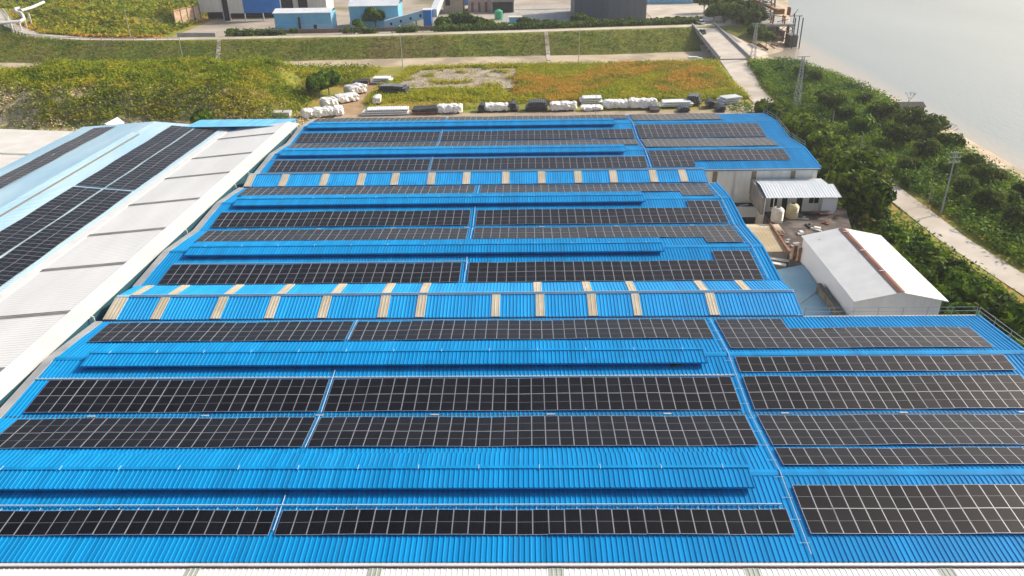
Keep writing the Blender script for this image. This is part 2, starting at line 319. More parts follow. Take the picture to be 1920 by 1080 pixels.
# ---------------- foliage helpers ----------------
rng=np.random.default_rng(7)
def quads_obj(name,C,S,m,up=.0,Nrm=None,parent=None,aspect=1.6):
    """many leaf clumps: C centres (n,3), S half sizes (n,), Nrm preferred normals"""
    n=len(C); N=rng.normal(size=(n,3)); 
    if Nrm is not None: N=N*.55+Nrm*1.0
    N/=np.linalg.norm(N,axis=1)[:,None]+1e-9
    T=rng.normal(size=(n,3)); 
    if up: T=T*(1-up)+np.array([0,0,1.0])*up*1.5
    T-=N*(T*N).sum(1)[:,None]; T/=np.linalg.norm(T,axis=1)[:,None]+1e-9
    B=np.cross(N,T); S=S[:,None]; 
    v=np.stack([C-T*S*aspect*.5,C+B*S*.5+T*S*.1,C+T*S*aspect*.6,C-B*S*.5+T*S*.05],1).reshape(-1,3)
    me=bpy.data.meshes.new(name); me.vertices.add(4*n); me.vertices.foreach_set('co',v.astype(np.float32).ravel())
    me.loops.add(4*n); me.loops.foreach_set('vertex_index',np.arange(4*n,dtype=np.int32))
    me.polygons.add(n); me.polygons.foreach_set('loop_start',np.arange(0,4*n,4,dtype=np.int32)); me.update(calc_edges=True)
    me.materials.append(m); o=bpy.data.objects.new(name,me); col.objects.link(o)
    if parent is not None: local(o,parent)
    return o
def crown_pts(r,rz,n,lumps=14,seed=0,low=.35):
    g=np.random.default_rng(seed); Cs=[];Ns=[];
    cen=[]
    for i in range(lumps):
        d=g.normal(size=3); d/=np.linalg.norm(d); d[2]=abs(d[2])*.9-low*.6; q=g.uniform(.45,.8)
        cen.append((d*np.array([r,r,rz])*q, r*g.uniform(.28,.46)))
    cen.append((np.array([0,0,0.]),r*.55))
    per=n//len(cen)
    for c,rr in cen:
        d=g.normal(size=(per,3)); d/=np.linalg.norm(d,axis=1)[:,None]; q=g.uniform(.55,1.08,size=(per,1))
        Cs.append(c+d*q*rr*np.array([1,1,.85])); Ns.append(d)
    return np.concatenate(Cs),np.concatenate(Ns)
def make_tree(label,kind,r,rz,hc,m,n=2600,leaf=.42,seed=1,trunk=.22,bare=False,lumps=14,loc=(0,0,0)):
    t=thing(kind,loc,label,'tree')
    k=MB(); k.tube([(0,0,-.5),(0.1,0,hc*.5),(0,.1,hc+rz*.3)],trunk,8,r2=trunk*.45)
    g=random.Random(seed)
    for i in range(9 if bare else 6):
        a=g.uniform(0,6.28); l=r*g.uniform(.6,.95); z0=hc*g.uniform(.45,.95)
        k.tube([(0,0,z0),(math.cos(a)*l*.5,math.sin(a)*l*.5,z0+rz*.35),(math.cos(a)*l,math.sin(a)*l,z0+rz*g.uniform(.5,.9))],trunk*.4,5,r2=trunk*.1)
    local(k.build('trunk',BARK),t)
    C,N=crown_pts(r,rz,n,lumps,seed); C[:,2]+=hc
    S=np.random.default_rng(seed).uniform(leaf*.6,leaf*1.4,len(C))
    quads_obj('crown',C,S,m,0,N,t); return t
def ground_np(C): return np.array([ground(float(a),float(b)) for a,b in C])
def scatter(name,label,cat,fn,n,box,m,h,sz,per=5,sp=.6,up=.8,stuff=True):
    """grass or shrub layer; fn(x,y)->density 0..1"""
    pts=[]; g=np.random.default_rng(sum(map(ord,name)))
    tries=0
    while len(pts)<n and tries<n*12:
        tries+=1; x=g.uniform(box[0],box[1]); y=g.uniform(box[2],box[3])
        if g.random()<fn(x,y): pts.append((x,y))
    P=np.array(pts); z=ground_np(P); hh=h[0]+(h[1]-h[0])*g.random(len(P))
    C=np.repeat(np.column_stack([P,z]),per,0); H=np.repeat(hh,per)
    UPN=np.zeros_like(C); UPN[:,2]=.9; UPN[:,0]=.35
    C[:,:2]+=g.normal(size=(len(C),2))*sp; C[:,2]+=H*g.uniform(.15,1,len(C))
    S=g.uniform(sz*.6,sz*1.4,len(C)); o=quads_obj(name,C,S,m,up*.55,UPN)
    o['kind']='stuff'; o['label']=label; return o
# ---------------- the blue factory halls ----------------
E0=8.55; TS=.0888; XL,XR,XW=-47.0,28.6,47.5
HALLS=[(38.95,47.2,55.8,64.4,73.0,XW),(81.3,89.9,98.5,107.1,115.7,XR+.6),(122.3,131.0,139.7,148.4,157.1,XW)]
def XLf(y): return -47.1+.0375*(y-56)
def zsurf(y,h): # roof height of hall h at y
    a=[2*h[1]-h[2],h[1],h[2],h[3],h[4]]; d=min(abs(y-a[0]),abs(y-a[2]),abs(y-a[4])); return E0+TS*d
def roofprof(h,f,off=0): return [(h[i],E0+off+(TS*(h[2]-h[1]) if i in(1,3) else TS*(h[0]-2*h[1]+h[2]) if i==0 else 0)) for i in range(f,f+3)]
GABLE=mat('white_corrugated_wall',(.74,.70,.62),.55,0,(.83,.80,.74),.4,5,(3,3,.4))
names=[('nearest','blue ribbed factory hall nearest the viewer with long ridge vents and right wing'),
 ('middle','blue ribbed factory hall in the middle, narrower than its two neighbours'),
 ('farthest','blue ribbed factory hall farthest from the viewer with white end wall')]
def railing(nm,pts,parent,every=2.5,hgt=1.0):
    k=MB()
    for i in range(len(pts)-1):
        a,b=V(pts[i]),V(pts[i+1]); n=max(1,int(round((b-a).length/every)))
        for j in range(n+1):
            p=a.lerp(b,j/n); k.tube([p,p+V((0,0,hgt))],.035,5)
        for zz in (hgt,hgt*.55): k.tube([a+V((0,0,zz)),b+V((0,0,zz))],.025,5)
    k.build('railing',STEEL,parent)
for hi,h in enumerate(HALLS):
    xr=h[5]; t=thing('factory_hall',((XL+XR)/2,h[0],0),names[hi][1],'factory hall','blue roofed factory halls')
    for f in (0,2):
        k=MB()
        p=roofprof(h,f); a=h[f]
        # each slope as its own sheet run
        for (q0,q1) in ((p[0],p[1]),(p[1],p[2])):
            xs_=XLf(q0[0])-.1; k.ribs((xs_,q0[0],0),(1,0,0),xr-xs_,(0,1,0),[(0,q0[1]),(q1[0]-q0[0],q1[1])],pitch=.38)
        k.box((XLf(a)+.9,a+.05,E0-.35),(xr-.1,h[f+2]-.05,E0-.2))
        r=k.build('roof',BLUE,t)
        # ridge vent (raised long monitor)
        y=h[f+1]; zr=p[1][1]; x0=-43.4+.5*(hi+f/2)*.6; x1=16.7
        k=MB(); hw=2.05
        k.ribs((x0,y-hw,0),(1,0,0),x1-x0,(0,1,0),[(0,zr+.38),(hw,zr+.58)],pitch=.38)
        k.ribs((x0,y,0),(1,0,0),x1-x0,(0,1,0),[(0,zr+.58),(hw,zr+.38)],pitch=.38)
        k.box((x0,y-.16,zr+.60),(x1,y+.16,zr+.665))
        k.box((x0+.3,y-1.5,zr-.25),(x1-.3,y+1.5,zr+.34))
        k.box((x0+.02,y-hw+.02,zr+.22),(x1-.02,y-hw+.06,zr+.37)); k.box((x0+.02,y+hw-.06,zr+.22),(x1-.02,y+hw-.02,zr+.37))
        k.box((x0+.01,y-hw+.1,zr+.22),(x0+.06,y+hw-.1,zr+.38)); k.box((x1-.06,y-hw+.1,zr+.22),(x1-.01,y+hw-.1,zr+.38))
        vt=k.build('ridge_vent',BLUE,t)
        for i in range(13):
            xx=x0+2+i*(x1-x0-4)/12; k=MB(); k.box((xx-.025,y-.26,zr+.67),(xx+.025,y+.26,zr+.70)); k.build('cable_clip',PIPE,vt)
        for (c0,c1) in ((XLf(y),x0-.02),(x1+.02,xr)):
            k=MB(); k.add([(c0,y-.35,zr+.03),(c1,y-.35,zr+.03),(c1,y,zr+.10),(c0,y,zr+.10),(c0,y+.35,zr+.03),(c1,y+.35,zr+.03)],[(0,1,2,3),(3,2,5,4)]); k.build('ridge_cap',BLUE,t)
    # valley gutter with pale outlets
    k=MB(); y=h[2]; k.box((XLf(y)+.3,y-.16,E0-.1),(xr-.3,y+.16,E0+.015)); g=k.build('valley_gutter',mat('dark_gutter_%d'%hi,(.03,.09,.16),.6),t)
    for i in range(9 if xr>40 else 7):
        xx=XL+8+i*10.2; k=MB(); k.obox((xx,y,E0+.06),(.35,.09,.03)); k.build('gutter_cover',GREYSTEEL,g)
    # eaves gutters, edge trims
    k=MB(); k.box((XLf(h[0]),h[0]-.26,E0-.13),(xr,h[0]+.02,E0-.01)); k.build('eaves_gutter',WHITE2 if hi==0 else GREYSTEEL,t)
    k=MB(); k.box((XLf(h[4])+.1,h[4]-.02,E0-.28),(xr,h[4]+.26,E0-.02)); k.build('eaves_gutter',GREYSTEEL,t)
    for (oa,ob,mm,nm) in ((-.78,.06,GREYSTEEL,'edge_flashing'),(0,.22,BLUE,'edge_trim')):
        k=MB()
        for i in range(4):
            y0,y1=h[i],h[i+1]; z0,z1=zsurf(y0+.001,h),zsurf(y1,h)
            z0,z1=(E0,E0+TS*(h[2]-h[1])) if i in(0,2) else (E0+TS*(h[2]-h[1]),E0)
            xa,xb,xc,xd=(XLf(y0)+oa,XLf(y0)+ob,XLf(y1)+ob,XLf(y1)+oa) if mm is GREYSTEEL else (xr,xr+.22,xr+.22,xr)
            q=[(xa,y0,z0-.2),(xb,y0,z0-.2),(xc,y1,z1-.2),(xd,y1,z1-.2),(xa,y0,z0+.10),(xb,y0,z0+.10),(xc,y1,z1+.10),(xd,y1,z1+.10)]
            k.add(q,[(0,3,2,1),(4,5,6,7),(1,2,6,5),(3,0,4,7)])
        k.build(nm,mm,t)
    # walls
    def wall(nm,a,b,axis,m,t=t):
        k=MB()
        if axis=='x': k.ribs((a[0],a[1],0),(1,0,0),b[0]-a[0],(0,0,1),[(0,-.2),(E0-.05,-.25)] ,pitch=.6)
        k.box((min(a[0],b[0]),min(a[1],b[1])-.05,-.3),(max(a[0],b[0])+.02,max(a[1],b[1])+.05,E0-.3)); return k.build(nm,m,t)
    k=MB(); k.box((XLf(h[4])+.3,h[0]+.25,-.3),(xr-.3,h[0]+.4,E0-.36))
    n=int((xr-XLf(h[4])-1)/.6)
    for i in range(n):
        xx=XLf(h[4])+.5+i*.6; k.box((xx,h[0]+.20,-.2),(xx+.12,h[0]+.25,E0-.37))
    k.build('wall',GABLE,t)
    k=MB(); k.box((XLf(h[4])+.3,h[4]-.4,-.3),(xr-.3,h[4]-.25,E0-.36)); k.build('wall',GABLE,t)
    for xx in (XLf(h[4])+.3,xr-.45):
        k=MB(); y0,y1=h[0]+.41,h[4]-.41
        poly=[(y0,-.3),(y1,-.3),(y1,E0-.36),(y0,E0-.36)]
        k.add([(xx,a,b) for a,b in poly]+[(xx+.15,a,b) for a,b in poly],[(0,1,2,3),(7,6,5,4),(0,4,5,1),(1,5,6,2),(2,6,7,3),(3,7,4,0)])
        k.build('wall',GABLE,t)
    if hi==2:
        for px in (1341,1408,1475):
            a=U(px,318,E0); k=MB(); xx=30.2+ (px-1341)/67*6.35; k.box((xx,h[0]+.13,E0-4.4),(xx+.75,h[0]+.19,E0-.5)); k.build('window_strip',mat('tan_window_%d'%px,(.24,.19,.10),.4),t)
        for xx in (33.7,39.8,46.4): k=MB(); k.tube([(xx,h[0]+.05,E0-.35),(xx,h[0]+.05,.2)],.09,6); k.build('downpipe',WHITE2,t)
        railing('railing',[(XW+.1,157.0,E0),(XW+.1,148.4,E0+.76),(XW+.1,139.7,E0)],t)
        railing('railing',[(XW+.1,139.7,E0),(XW+.1,131,E0+.76)],t)
    if hi==0:
        railing('railing',[(29.3,73.1,E0),(47.4,73.1,E0)],t)
        railing('railing',[(XW+.1,73.0,E0),(XW+.1,64.4,E0+.76),(XW+.1,55.8,E0),(XW+.1,47.2,E0+.76)],t)
    # pipes and cable trays on the roof
    def pipe(pts,r=.07,nm='cable_conduit'): k=MB(); k.tube(pts,r,6); k.build(nm,PIPE,t)
    if hi==0:
        pipe([(XLf(44)+1,43.9,E0+.63),(18.4,43.9,E0+.63)],.07)
        k=MB()
        for i in range(44): xx=XL+3+i*1.48; k.box((xx-.02,43.5,E0+.49),(xx+.02,43.95,E0+.54))
        k.build('conduit_bracket',PIPE,t)
        k=MB(); k.box((XLf(61),61.05,E0+.42),(19.0,61.35,E0+.50)); k.build('cable_tray',GREYSTEEL,t); pipe([(XLf(61),61.02,E0+.55),(19.0,61.02,E0+.55)],.05)
    if hi==1:
        pipe([(-44,86.45,E0+.60),(-7.6,86.45,E0+.60)],.06); pipe([(-7.6,86.45,E0+.60),(-7.6,84.3,E0+.42)],.06)
    if hi==2: pipe([(-44,128.0,E0+.62),(20,128.0,E0+.62)],.06)
    gx={0:-18.6,1:-7.75,2:-16.35}[hi]
    for f in (0,2):
        a,b,c=h[f],h[f+1],h[f+2]
        for (y0,y1) in (((a+2.6 if hi==0 and f==0 else a+.3),b-2.3),(b+3.5,c-.2)):
            pipe([(gx+.08,y0,zsurf(y0,h)+.13),(gx+.08,y1,zsurf(y1,h)+.13)],.035)
    if xr>40 or hi==1:
        gx2=19.15 if xr>40 else 27.9
        if hi==2: gx2=20.15
        ys=[h[0]+.5,h[1],h[2],h[3],h[4]-.5]
        pipe([(gx2,y,zsurf(y,h)+.14) for y in ys],.04)
        k=MB()
        for i in range(16):
            y=h[0]+1.5+i*(h[4]-h[0]-3)/15; k.box((gx2-.55,y-.015,zsurf(y,h)+.10),(gx2+.2,y+.015,zsurf(y,h)+.13))
        k.build('conduit_bracket',PIPE,t)
# low link roofs with skylight strips between the halls
XC=XR
def link(y0,yr,y1,x1,zr,sky,label):
    XL=XLf((y0+y1)/2)-.5; t=thing('link_roof',((XL+x1)/2,y0,0),label,'roof','low skylit roofs between the halls')
    z0=E0-.02; prof=[(y0,z0+.12),(yr,zr),(y1,z0+.25)]
    k=MB()
    for a,b in ((prof[0],prof[1]),(prof[1],prof[2])):
        k.ribs((XL+.3,a[0],0),(1,0,0),x1-XL-.3,(0,1,0),[(0,a[1]),(b[0]-a[0],b[1])],pitch=.38)
    k.build('roof',BLUE_LINK,t)
    k=MB(); k.box((XL+1,y0+.3,z0-3),(x1-.5,y1-.3,z0-.02)); k.build('wall',GABLE,t)
    k=MB(); k.add([(XL+.4,yr-.28,zr+.03),(x1,yr-.28,zr+.03),(x1,yr,zr+.12),(XL+.4,yr,zr+.12),(XL+.4,yr+.28,zr+.03),(x1,yr+.28,zr+.03)],[(0,1,2,3),(3,2,5,4)]); k.tube([(XL+2,yr-.1,zr+.18),(x1,yr-.1,zr+.18)],.06,6); k.build('ridge_cap',PIPE,t)
    for side,xs_ in ((0,sky[0]),(1,sky[1])):
        a,b=(prof[0],prof[1]) if side==0 else (prof[1],prof[2])
        for xx,ww in xs_:
            k=MB(); y2,z2=a; y3,z3=b; e=.3
            if side==0: y3-=e; z3-=e*(b[1]-a[1])/(b[0]-a[0])
            else: y2+=e; z2+=e*(b[1]-a[1])/(b[0]-a[0])
            k.ribs((xx-ww/2,y2,0),(1,0,0),ww,(0,1,0),[(0,z2+.075),(y3-y2,z3+.075)],pitch=.38,h=.025)
            k.add([(xx-ww/2,y2,z2+.06),(xx-ww/2,y3,z3+.06),(xx-ww/2,y3,z3),(xx-ww/2,y2,z2)],[(0,1,2,3)])
            k.add([(xx+ww/2,y2,z2+.06),(xx+ww/2,y3,z3+.06),(xx+ww/2,y3,z3),(xx+ww/2,y2,z2)],[(3,2,1,0)])
            k.build('skylight_strip',TAN,t)
    k=MB(); k.box((XL+.3,y0-.12,z0-.05),(x1,y0-.01,z0+.10)); k.build('eaves_edge',mat('dark_blue_edge_%d'%int(y0),(.01,.06,.16),.6),t)
    return t
zf=E0+.1
s1=[(U(x,590,zf).x,w_) for x,w_ in ((215,1.5),(298,1.05),(409,1.05),(508,1.0),(606,1.0),(718,1.05),(788,1.0),(929,.9),(1013,.95),(1112,.95),(1196,.85),(1340,1.0))]
s2=[(U(x,543,zf+.9).x,w_) for x,w_ in ((262,.95),(330,1.0),(434,1.0),(532,.95),(632,1.0),(726,1.0),(795,.9),(1008,.9),(1102,.9),(1186,.85),(1320,.9),(1400,.9))]
link(73.25,77.0,81.2,XR+.6,E0+1.05,(s1,s2),'low blue roof with tan skylight strips between the nearest and middle halls')
s1=[(U(x,343,zf).x,1.15) for x in (470,533,608,677,740,808,874,948,1016,1085,1152,1228,1285)]
s2=[(U(x,324,zf+.9).x,1.05) for x in (560,620,683,745,809,874,948,1016,1083,1148)]
link(115.95,119.6,122.1,XR-.6,E0+1.0,(s1,s2),'low blue roof with tan skylight strips between the middle and farthest halls')
# blue roof continuing behind the white building at far left
k=MB(); t=thing('side_hall',(-58,150,0),'plain blue roof end showing behind the far end of the white roof','hall')
k.ribs((-67.5,149.4,0),(1,0,0),20,(0,1,0),[(0,E0+.76),(8.2,E0+.03)],pitch=.38); k.box((-67.3,149.5,E0-.9),(-47.6,157.4,E0-.05)); k.build('roof',BLUE_SKY,t)
k=MB(); k.box((-67,150,-.3),(-47.8,157,E0-.92)); k.build('wall',GABLE,t)
# white shed roof at the very front
t=thing('white_shed',(0,38,0),'white ribbed shed roof along the bottom edge with grey skylight bands','shed')
k=MB(); k.ribs((-60,38.62,0),(1,0,0),120,(0,-1,0),[(0,E0-.22),(16,E0+.5)],pitch=.38,h=.03); k.build('roof',WHITE,t)
k=MB(); k.box((-60,22.3,-.3),(60,37.6,E0-.5)); k.build('wall',GABLE,t)
k=MB(); k.box((-60,38.63,E0-.30),(60,38.68,E0-.14)); k.build('rusty_edge',RUST,t)
for px in (-20,365,705,1042,1408,1770):
    xx=U(px,1070,E0-.4).x; k=MB(); k.ribs((xx-.48,38.62,0),(1,0,0),.96,(0,-1,0),[(0,E0-.18),(15.9,E0+.54)],pitch=.38,h=.03); k.build('skylight_strip',GREYSKY,t)
# ---------------- solar arrays ----------------
PW,PL,PT=1.154,2.292,.04
def panel_mesh():
    k=MB(); w2,l2=1.134/2,2.278/2; f=.026
    # frame sides
    k.add([(-w2,-l2,0),(w2,-l2,0),(w2,l2,0),(-w2,l2,0),(-w2,-l2,PT),(w2,-l2,PT),(w2,l2,PT),(-w2,l2,PT),(-w2+f,-l2+f,PT),(w2-f,-l2+f,PT),(w2-f,l2-f,PT),(-w2+f,l2-f,PT)],
      [(0,3,2,1),(0,1,5,4),(1,2,6,5),(2,3,7,6),(3,0,4,7),(4,5,9,8),(5,6,10,9),(6,7,11,10),(7,4,8,11)],0)
    z=PT-.004
    k.add([(-w2+f,-l2+f,z),(w2-f,-l2+f,z),(w2-f,-.012,z),(-w2+f,-.012,z),(-w2+f,.012,z),(w2-f,.012,z),(w2-f,l2-f,z),(-w2+f,l2-f,z)],[(0,1,2,3),(4,5,6,7)],1)
    k.add([(-w2+f,-.012,z),(w2-f,-.012,z),(w2-f,.012,z),(-w2+f,.012,z)],[(0,1,2,3)],2)
    return k
MIDL=mat('cell_gap',(.20,.20,.22),.4)
pm=panel_mesh(); p0=pm.build('solar_panel',[ALU,GLASS,MIDL]); PME=p0.data; bpy.data.objects.remove(p0)
prng=random.Random(3)
def array(label,O,A,B,slope,cells,group,lift=.13):
    """O: lower near corner on the roof surface; A horizontal along the row; B horizontal across; slope: rise per metre along B"""
    ang=math.atan(slope); A=V(A).normalized(); B=V(B).normalized(); Bs=(B*math.cos(ang)+V((0,0,math.sin(ang)))); Nn=A.cross(Bs)
    O=V(O); t=thing('solar_array',O,label,'solar array',group)
    M=Matrix((( A.x,Bs.x,Nn.x,0),(A.y,Bs.y,Nn.y,0),(A.z,Bs.z,Nn.z,0),(0,0,0,1)))
    imax=max(c[0] for c in cells); ph=prng.uniform(0,9)
    rows=sorted(set(c[1] for c in cells))
    for i,j in cells:
        o=bpy.data.objects.new('solar_panel',PME); col.objects.link(o); o.parent=t
        wob=.035*math.sin(i*.42+ph)+.02*math.sin(i*.9+ph*2)
        L=A*((i+.5)*PW)+Bs*((j+.5)*PL)+Nn*(lift+wob)
        rx=prng.gauss(0,.35); ry=prng.gauss(0,.3)
        o.matrix_local=Matrix.Translation(L)@M@Matrix.Rotation(R(rx),4,'X')@Matrix.Rotation(R(ry)-.03*.42/PW*math.cos(i*.42+ph),4,'Y')
    k=MB()   # mounting rails
    for j in rows:
        ii=[c[0] for c in cells if c[1]==j]
        for fr in (.25,.75):
            a=A*(min(ii)*PW-.1)+Bs*((j+fr)*PL)+Nn*(lift-.06); b=A*((max(ii)+1)*PW+.1)+Bs*((j+fr)*PL)+Nn*(lift-.06)
            k.tube([a,b],.03,4)
    local(k.build('mounting_rail',ALU),t)
    return t
def rect(n,m,ex=()):
    return [(i,j) for j in range(m) for i in range(n)]+list(ex)
def hallarr(hi,near,y,x0,n,m,label,ex=()):
    """near: camera-facing slope (rises away); y = near edge of lowest row"""
    h=HALLS[hi]; s=TS if near else -TS
    d=min(abs(y-2*h[1]+h[2]),abs(y-h[2]),abs(y-h[4])) if near else min(abs(y-h[2]),abs(y-h[4]))
    z=E0+TS*d
    array(label,(x0,y,z),(1,0,0),(0,1,0),s,rect(n,m,ex),'solar arrays on the blue roofs')
SEC=[('left',-45.3,23),('middle',-18.4,32)]
# hall 0
def pair(hi,near,y,m,lab,secs,exs=((),())):
    for (nm,x0,n),ex in zip(secs,exs): hallarr(hi,near,y,x0,n,m,nm+lab,ex)
S0=[('left-hand',-45.3,23),('middle',-18.35,32)]
pair(0,True,41.18,1,' single row of solar panels nearest the viewer, above the white gutter',[('left-hand',-53.4+8.1,23),S0[1]])
pair(0,False,50.72,2,' double-row solar array just beyond the nearest long ridge vent',S0)
pair(0,True,56.2,2,' double-row solar array just before the second ridge vent from the viewer',S0)
pair(0,False,67.75,2,' double-row solar array just beyond the second ridge vent from the viewer',S0)
WX=19.65
hallarr(0,True,41.2,WX,22,2,'lowest double-row solar array on the nearest right wing, largest looking panels')
hallarr(0,False,48.0,WX,22,1,'single row of solar panels, second block up the nearest right wing')
hallarr(0,False,50.75,WX,22,2,'double-row solar array, third block up the nearest right wing')
hallarr(0,True,56.2,WX,22,2,'double-row solar array, fourth block up the nearest right wing')
hallarr(0,True,61.5,WX,22,1,'single row of solar panels, fifth block up the nearest right wing')
hallarr(0,False,65.35,WX,22,2,'topmost stepped solar array of the nearest right wing, short extra row above',[(i,2) for i in range(6)])
# hall 1
S1=[('left-hand',-44.0,31),('right-hand',-7.3,30)]
pair(1,True,81.6,2,' solar array just before the third ridge vent from the viewer',S1,((),[(i,2) for i in range(26,30)]))
pair(1,False,93.35,2,' solar array just beyond the third ridge vent from the viewer',S1,((),[(i,-1) for i in range(26,30)]))
pair(1,True,99.1,2,' solar array just before the fourth ridge vent from the viewer',S1,((),[(i,2) for i in range(26,30)]))
pair(1,False,110.6,2,' solar array just beyond the fourth ridge vent from the viewer',S1,((),[(i,-1) for i in range(26,30)]))
# hall 2
S2=[('left-hand',-43.1,23),('middle',-16.1,31)]
pair(2,True,123.0,2,' solar array just before the fifth ridge vent from the viewer',S2)
pair(2,False,134.7,2,' solar array just beyond the fifth ridge vent from the viewer',S2)
pair(2,True,140.1,2,' solar array just before the sixth, farthest ridge vent',S2)
pair(2,False,152.3,2,' solar array beyond the sixth ridge vent at the far edge',S2)
WY=20.6
hallarr(2,True,125.6,WY,20,2,'stepped solar array on the farthest right wing, lowest of four blocks',[(i,-1) for i in range(6)])
hallarr(2,False,132.4,WY,20,3,'greyish solar array on the farthest right wing, second of four blocks upward')
hallarr(2,True,140.1,WY,20,3,'three-row solar array on the farthest right wing, third of four blocks upward')
hallarr(2,False,150.2,WY,15,3,'greyish solar array on the farthest right wing, topmost of four blocks')
# ---------------- white building on the left ----------------
def proj(p):
    d=V(p)-V((0,0,CAM_H)); z=d.dot(_fw); return 960+F_PX*d.dot(_rt)/z,540-F_PX*d.dot(_up)/z
def height_to(b,ytop):
    lo,hi=0,60
    for _ in range(30):
        m=(lo+hi)/2
        if proj((b.x,b.y,b.z+m))[1]>ytop: lo=m
        else: hi=m
    return lo
vd=V((.0311,.9995,0)).normalized(); ud=V((-vd.y,vd.x,0)); LO=V((-48.4,58.0,8.5))
def LB(u,v,z): return LO+ud*u+vd*v+V((0,0,z))
vN,vF=-50,93.4
t=thing('white_building',LB(12,30,-8.5),'long white and pale blue roofed building on the left carrying solar arrays','building')
UV,UR,UE=13.7,29.0,44.0
def zl(u): return 1.0-(u-2)*.10 if u<UV else (-.14+(u-UV)*.086 if u<UR else -.14+(UR-UV)*.086-(u-UR)*.07)
def slab(a,b,m,nm,zt=0,th=.12):
    k=MB(); (u0,v0,z0),(u1,v1,z1)=a,b
    q=[LB(u0,v0,z0),LB(u1,v0,z1),LB(u1,v1,z1),LB(u0,v1,z0)]; k.add([p-V((0,0,th)) for p in q]+q,[(0,1,2,3),(7,6,5,4),(0,4,5,1),(1,5,6,2),(2,6,7,3),(3,7,4,0)]); return k.build(nm,m,t)
k=MB(); k.ribs(LB(2.0,vN,0),vd,vF-vN,ud,[(0,zl(2)),(UV-2,zl(UV-.01))],pitch=.5,h=.02); k.build('roof',WHITE,t)
k=MB(); k.ribs(LB(UV,vN,0),vd,vF-vN,ud,[(0,zl(UV)+.1),(UR-UV,zl(UR-.01)+.1)],pitch=.5,h=.035); k.ribs(LB(UR,vN,0),vd,vF-vN,ud,[(0,zl(UR)+.1),(UE-UR,zl(UE)+.1)],pitch=.5,h=.035); k.build('roof',PALE_BLUE,t)
slab((0,vN,.68),(2.1,vF+.3,1.10),mat('cap_white',(.56,.56,.54),.5,0,(.62,.62,.60),.3),'eaves_cap',th=.30)
slab((UV-.35,vN,zl(UV)+.13),(UV+.75,vF,zl(UV)+.22),WHITE2,'flashing',th=.18)
slab((-.0+.25,vN,.35),(.45,vF,.35),mat('teal_wall',(.02,.10,.14),.6),'wall',th=9.2)
slab((UE-.3,vN,zl(UE)-.1),(UE-.15,vF,zl(UE)-.1),GABLE,'wall',th=9)
k=MB(); q=[LB(.5,vF-.3,-8.8),LB(UE-.4,vF-.3,-8.8),LB(UE-.4,vF-.3,zl(UE)-.2),LB(UR,vF-.3,zl(UR)-.2),LB(UV,vF-.3,zl(UV)-.2),LB(2,vF-.3,zl(2)-.2),LB(.5,vF-.3,.5)]; n=len(q); k.add(q+[p-vd*.2 for p in q],[tuple(range(n))[::-1],tuple(range(n,2*n))]+[(i,(i+1)%n,n+(i+1)%n,n+i) for i in range(n)]); k.build('wall',GABLE,t)
# raised ridge vent
k=MB(); k.ribs(LB(UR-1.5,vN,0),vd,vF-9-vN,ud,[(0,zl(UR)+.35),(1.5,zl(UR)+.50),(3.0,zl(UR)+.35)],pitch=.5,h=.035)
k.build('ridge_vent',PALE_BLUE,t)
slab((UR-1.35,vN,zl(UR)+.28),(UR+1.35,vF-9.2,zl(UR)+.28),mat('vent_side_brown',(.16,.14,.11),.8),'vent_side',th=.4)  # brown strip along the sides below the raised vent
for (px,py) in ((515,250),(475,286),(432,323),(375,372),(313,428),(238,493),(133,585),(5,693)):
    p=U(px,py,8.5+1.0); v=(p-LB(0,0,0)).dot(vd)
    k=MB(); k.ribs(LB(2.12,v-.4,0),vd,.8,ud,[(0,zl(2.12)+.03),(UV-2.5,zl(UV-.38)+.03)],pitch=.4,h=.035); k.build('skylight_strip',mat('grey_skylight_%d'%px,(.22,.20,.18),.5,0,(.32,.29,.26),.5),t)
for (px,py) in ((535,248),(452,345),(437,322),(352,430),(175,592)):
    v=(U(px,py,9.0)-LO).dot(vd); k=MB(); k.tube([LB(.35,v,.55),LB(-.25,v,.35),LB(-.25,v,-.15)],.10,6); k.build('downpipe',WHITE2,t)
def leftarr(label,u,v,n,m,down=False):
    array(label,LB(u,v,zl(u)+.1),vd,ud,(.086 if not down else -.07),rect(n,m),'solar arrays on the pale building at left')
leftarr('farther right-hand strip of solar panels on the white building at left',15.1,56.5,30,2)
leftarr('farther strip of solar panels on the white building, next to its ridge',19.95,56.5,30,2)
leftarr('nearer right-hand strip of solar panels on the white building at left',15.1,18.8,32,2)
leftarr('nearer strip of solar panels on the white building, next to its ridge',19.95,18.8,32,2)
leftarr('foreshortened solar strip on the far slope of the white building at left',35.7,49.5,36,2,True)
# second low roof further left
t=thing('low_shed',LB(50,60,-8.5),'low cream roof at the left edge with a broken dark gap along it','shed')
k=MB(); k.ribs(LB(UE+.9,28,0),vd,66,ud,[(0,-.9),(34,.4)],pitch=.5,h=.035); k.build('roof',mat('cream_roof',(.70,.66,.58),.6,0,(.78,.75,.69),.3),t)
k=MB()
q=[LB(UE+1,28.2,-8.6),LB(UE+1,93.8,-8.6),LB(UE+34,93.8,-8.6),LB(UE+34,28.2,-8.6)]; k.add(q+[q[0]+V((0,0,7.6)),q[1]+V((0,0,7.6)),q[2]+V((0,0,8.7)),q[3]+V((0,0,8.7))],[(0,1,5,4),(1,2,6,5),(2,3,7,6),(3,0,4,7)]); k.build('wall',GABLE,t)
for v in (64,78): 
    slab((UE+1,v,-.81),(UE+34,v+.9,.46),GREYSKY,'skylight_strip',th=.02)
for v,l,r in ((62,7,.35),(76,5,.3)):
    k=MB(); k.obox(LB(UE+.9,v+l/2,-.75),(r,l/2,.08),math.atan2(vd.y,vd.x)-math.pi/2,ry=.2); k.build('broken_edge_sheet',RUST,t)
